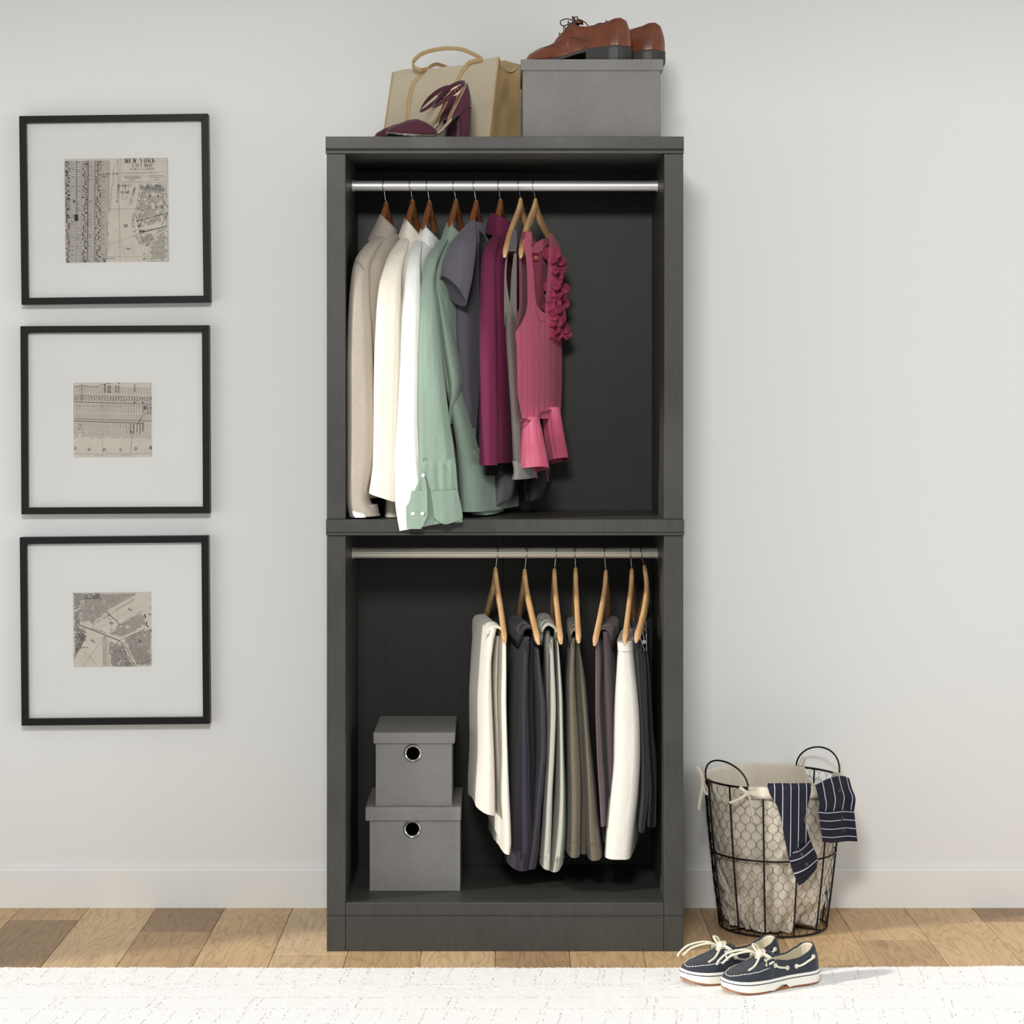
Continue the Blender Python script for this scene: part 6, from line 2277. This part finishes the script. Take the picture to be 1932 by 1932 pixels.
mb = MB(); panel_rows(mb, [(1478, 1449, 1529), (1484, 1448, 1530), (1490, 1450, 1530), (1498, 1452.5, 1529), (1520, 1466, 1524), (1545, 1473.5, 1518), (1575, 1479, 1509.5), (1600, 1484, 1503), (1615, 1487, 1498), (1624, 1489.5, 1494.5)], lambda x, y: YS1(x, y) - .004, nx=40, m=44, fold=.004, seed=1.5, freq=60, zfreq=9, th=.003)
mb.build('sleeve', m_st_u, sh)
mb = MB(); panel_rows(mb, [(1540, 1512, 1516), (1552, 1508, 1519), (1570, 1500, 1524), (1585, 1496, 1529), (1600, 1493, 1534)], lambda x, y: YS1(x, y), nx=24, m=24, fold=.003, seed=4.4, freq=60, th=.003)
mb.build('sleeve_underside', m_st_u, sh)
# turned cuff: local frame tilted 28 degrees
ca_, sa_ = cos(radians(33)), sin(radians(33))


def tilted(cx, cy, u, v, off=-.008):
    px, py = cx + u * ca_ + v * sa_ * -.55 * -1, cy - u * sa_ + v * ca_
    return px, py


mb = MB()
rings, ruv = [], []
corners = [(1503, 1609), (1530, 1583.5), (1543.5, 1624), (1507, 1671)]      # top-left, top-right, bottom-right, bottom-left
left_edge = [(1503, 1609), (1490, 1618), (1493, 1640), (1504, 1668)]
for i in range(19):
    v = i / 18
    le = curve_interp([(k / 3, p[0], p[1]) for k, p in enumerate([(1497, 1607), (1490, 1622), (1496, 1644), (1507, 1671)])], 19)[i]
    re = curve_interp([(k / 3, p[0], p[1]) for k, p in enumerate([(1529, 1583), (1534, 1598), (1542, 1618), (1541, 1638)])], 19)[i]
    fr, uv = [], []
    for j in range(25):
        u = j / 24
        px, py = le[1] + (re[1] - le[1]) * u, le[2] + (re[2] - le[2]) * u + 6 * sin(pi * u) * (1 - .3 * v)
        p = at(px, py, YS1(px, py) - .010 - .003 * sin(pi * u))
        fr.append(p)
        uv.append((u * .07, (1 - v) * .062))
    rings.append(fr + [p + Vector((0, .003, 0)) for p in reversed(fr)])
    ruv.append(uv + uv[::-1])
mb.loft(rings, uvs=ruv)
mb.build('cuff', m_st_v, sh)


def YS2(x, y):
    """Depth of the right sleeve: it hugs the rim, then drops straight down."""
    X = min(.180, max(.06, (x - 1471) * .00139))
    Yr = BC.y - sqrt(.197 ** 2 - X * X) - .006
    k = max(0, min(1, (1500 - y) / 35))
    return Yr - .004 + .006 * k - .006 * sin(pi * min(1, max(0, (y - 1465) / 125)))


mb = MB()
rings, ruv = [], []
tops = [(1538.5, 1481), (1548, 1476), (1560, 1470), (1572, 1465.5), (1584, 1463), (1594, 1463.5), (1602, 1466)]
for i in range(31):
    v = i / 30
    row = curve_interp([(0, 1538.5, 1602), (.3, 1542, 1607), (.65, 1546, 1614.5), (.8, 1546, 1613.5), (1, 1544.5, 1611)], 31)[i]
    tp = curve_interp(tops, 33)
    fr, uv = [], []
    for j in range(33):
        u = j / 32
        px = row[1] + (row[2] - row[1]) * u
        py = tp[j][1] + (1533 - tp[j][1]) * v
        p = at(px, py, YS2(px, py))
        f = .005 * noise.noise(Vector((u * 4, v * 2.2, 2.6)))
        fr.append(p + Vector((f * .4, f + (.012 if i == 0 else 0), -.004 if i == 0 else 0)))
        uv.append((u * .088 + .003 * noise.noise(Vector((u, v * 3, 9))), -v * .08))
    rings.append(fr + [p + Vector((0, .004, 0)) for p in reversed(fr)])
    ruv.append(uv + uv[::-1])
mb.loft(rings, uvs=ruv)
mb.build('sleeve', m_st_u, sh)
mb = MB()
rings, ruv = [], []
for i in range(13):
    v = i / 12
    y = 1530 + 58.5 * v
    L, Rr = 1544 + 8.5 * v, 1611.5 + 6.5 * v
    fr, uv = [], []
    for j in range(21):
        px = L + (Rr - L) * j / 20
        stp = .003 if px > L + (Rr - L) * .75 else 0
        fr.append(at(px, y + 1.5 * sin(j * .3), YS2(px, y) - .006 + stp))
        uv.append((j / 20 * .09, (1 - v) * .0805 + .0035 + stp * .3))
    rings.append(fr + [p + Vector((0, .004, 0)) for p in reversed(fr)])
    ruv.append(uv + uv[::-1])
mb.loft(rings, uvs=ruv)
mb.build('cuff', m_st_v, sh)
for x, y, Yf_ in ((1583, 1492, lambda x, y: YS2(x, y) - .006), (1588, 1544.5, lambda x, y: YS2(x, y) - .007), (1590.5, 1566, lambda x, y: YS2(x, y) - .007), (1512.5, 1612, lambda x, y: YS1(x, y) - .0145), (1521.5, 1630, lambda x, y: YS1(x, y) - .0145)):
    mb = MB()
    c = at(x, y, Yf_(x, y))
    mb.tube([c + Vector((.0034 * cos(2 * pi * k / 18), 0, .0034 * sin(2 * pi * k / 18))) for k in range(18)], .0013, 6, closed=True)
    mb.disc(c + Vector((0, .0005, 0)), .0032, (0, 1, 0), 16, .0014)
    mb.build('button', m_dbutton, sh)

# ---------------------------------------------------------------- rug
m_rug = M_plain('white_wool', (245, 243, 240), 0.95, vary=0.035, scale=60, bump=0.6, bscale=420, sheen=.3, bdist=.004)
m_yarn = M_plain('grey_yarn', (184, 182, 183), 0.95, vary=0.2, scale=60)
rg = thing('rug', 'white woven rug with faint grey dashed pattern along the bottom', 'rug', (0, -.75, 0))
RX0, RX1, RY0 = -1.75, 1.85, -1.35


def rug_edge(x):
    return -.188 + .004 * noise.noise(Vector((x * 3, 0, 5))) + .002 * noise.noise(Vector((x * 25, 0, 8))) - .014 * (1 - (x / 1.5) ** 2) * .6 + .008 * max(0, x) ** 2


def rug_z(x, y):
    return .0105 + .0012 * noise.noise(Vector((x * 9, y * 9, 0))) + .0007 * noise.noise(Vector((x * 60, y * 60, 4)))


mb = MB()
rows = []
NX = 420
for i in range(62):
    v = i / 59
    ring = []
    for j in range(NX + 1):
        x = RX0 + (RX1 - RX0) * j / NX
        e = rug_edge(x)
        if i < 60:
            y = RY0 + (e - RY0) * (1 - (1 - v) ** 1.6)
            z = rug_z(x, y) - (.003 * max(0, (v - .97) / .03))
        else:
            y = e + .002
            z = .004 if i == 60 else .0005
        ring.append((x, y, z))
    rows.append(ring)
mb.loft(rows, closed=False)
mb.build('rug_body', m_rug, rg)
rr = random.Random(8)
mb = MB()
for k in range(5200):
    x = rr.uniform(-1.45, 1.5)
    y = rug_edge(x) + .002 - abs(rr.gauss(0, .006))
    z = rug_z(x, y) - .001 if y < rug_edge(x) - .002 else rr.uniform(.001, .010)
    h = rr.uniform(.0015, .0035)
    d = Vector((rr.uniform(-.6, .6), rr.uniform(0, 1.0), rr.uniform(.2, 1))).normalized()
    p = Vector((x, y, z))
    s_ = Vector((.0012, 0, 0))
    q = p + d * h
    mb.face([p - s_, p + s_, q])
    mb.face([p - Vector((0, .001, 0)), p + Vector((0, .001, 0)), q])
pl = mb.build('pile', m_rug, rg, smooth=False)
pl['kind'] = 'stuff'
mb = MB()


def fleck(x, y, dx, dy, w=.0017):
    z = rug_z(x, y) + .0009
    L = math.hypot(dx, dy) or 1
    nx, ny = -dy / L * w / 2, dx / L * w / 2
    mb.face([(x - dx / 2 + nx, y - dy / 2 + ny, z), (x + dx / 2 + nx, y + dy / 2 + ny, z), (x + dx / 2 - nx, y + dy / 2 - ny, z), (x - dx / 2 - nx, y - dy / 2 - ny, z)])


def dashline(x0, y0, x1, y1, step=.011, skip=.3, ln=.006):
    L = math.hypot(x1 - x0, y1 - y0)
    n_ = max(1, int(L / step))
    for i in range(n_):
        if rr.random() < skip:
            continue
        u = (i + rr.uniform(.2, .8)) / n_
        k = rr.uniform(.4, 1.1) * ln
        fleck(x0 + (x1 - x0) * u + rr.gauss(0, .0009), y0 + (y1 - y0) * u + rr.gauss(0, .0012), (x1 - x0) / L * k, (y1 - y0) / L * k)


for band in range(3):
    o_ = -.36 * band
    x = -1.5
    k = 0
    while x < 1.6:
        dashline(x + .012, -.205 + o_, x, -.335 + o_, .016, .35, .010)
        if k % 3 == 0:
            dashline(x + .022, -.21 + o_, x + .012, -.335 + o_, .02, .45, .012)
        x += .052 + .004 * sin(k)
        k += 1
    for y in (-.347, -.462, -.556):
        dashline(-1.6, y + o_, 1.7, y + o_, .0135, .28, .009)
    x = -1.6
    k = 0
    while x < 1.7:
        ya, yb_ = (-.352, -.398) if k % 2 == 0 else (-.398, -.352)
        dashline(x, ya + o_, x + .115, yb_ + o_, .013, .35, .009)
        if k % 2 == 0:
            for d in (0, .02):
                dashline(x + .09 + d, -.468 + o_, x + .078 + d, -.55 + o_, .013, .25, .010)
        x += .115
        k += 1
yf = mb.build('yarn_flecks', m_yarn, rg, smooth=False)
yf['kind'] = 'stuff'
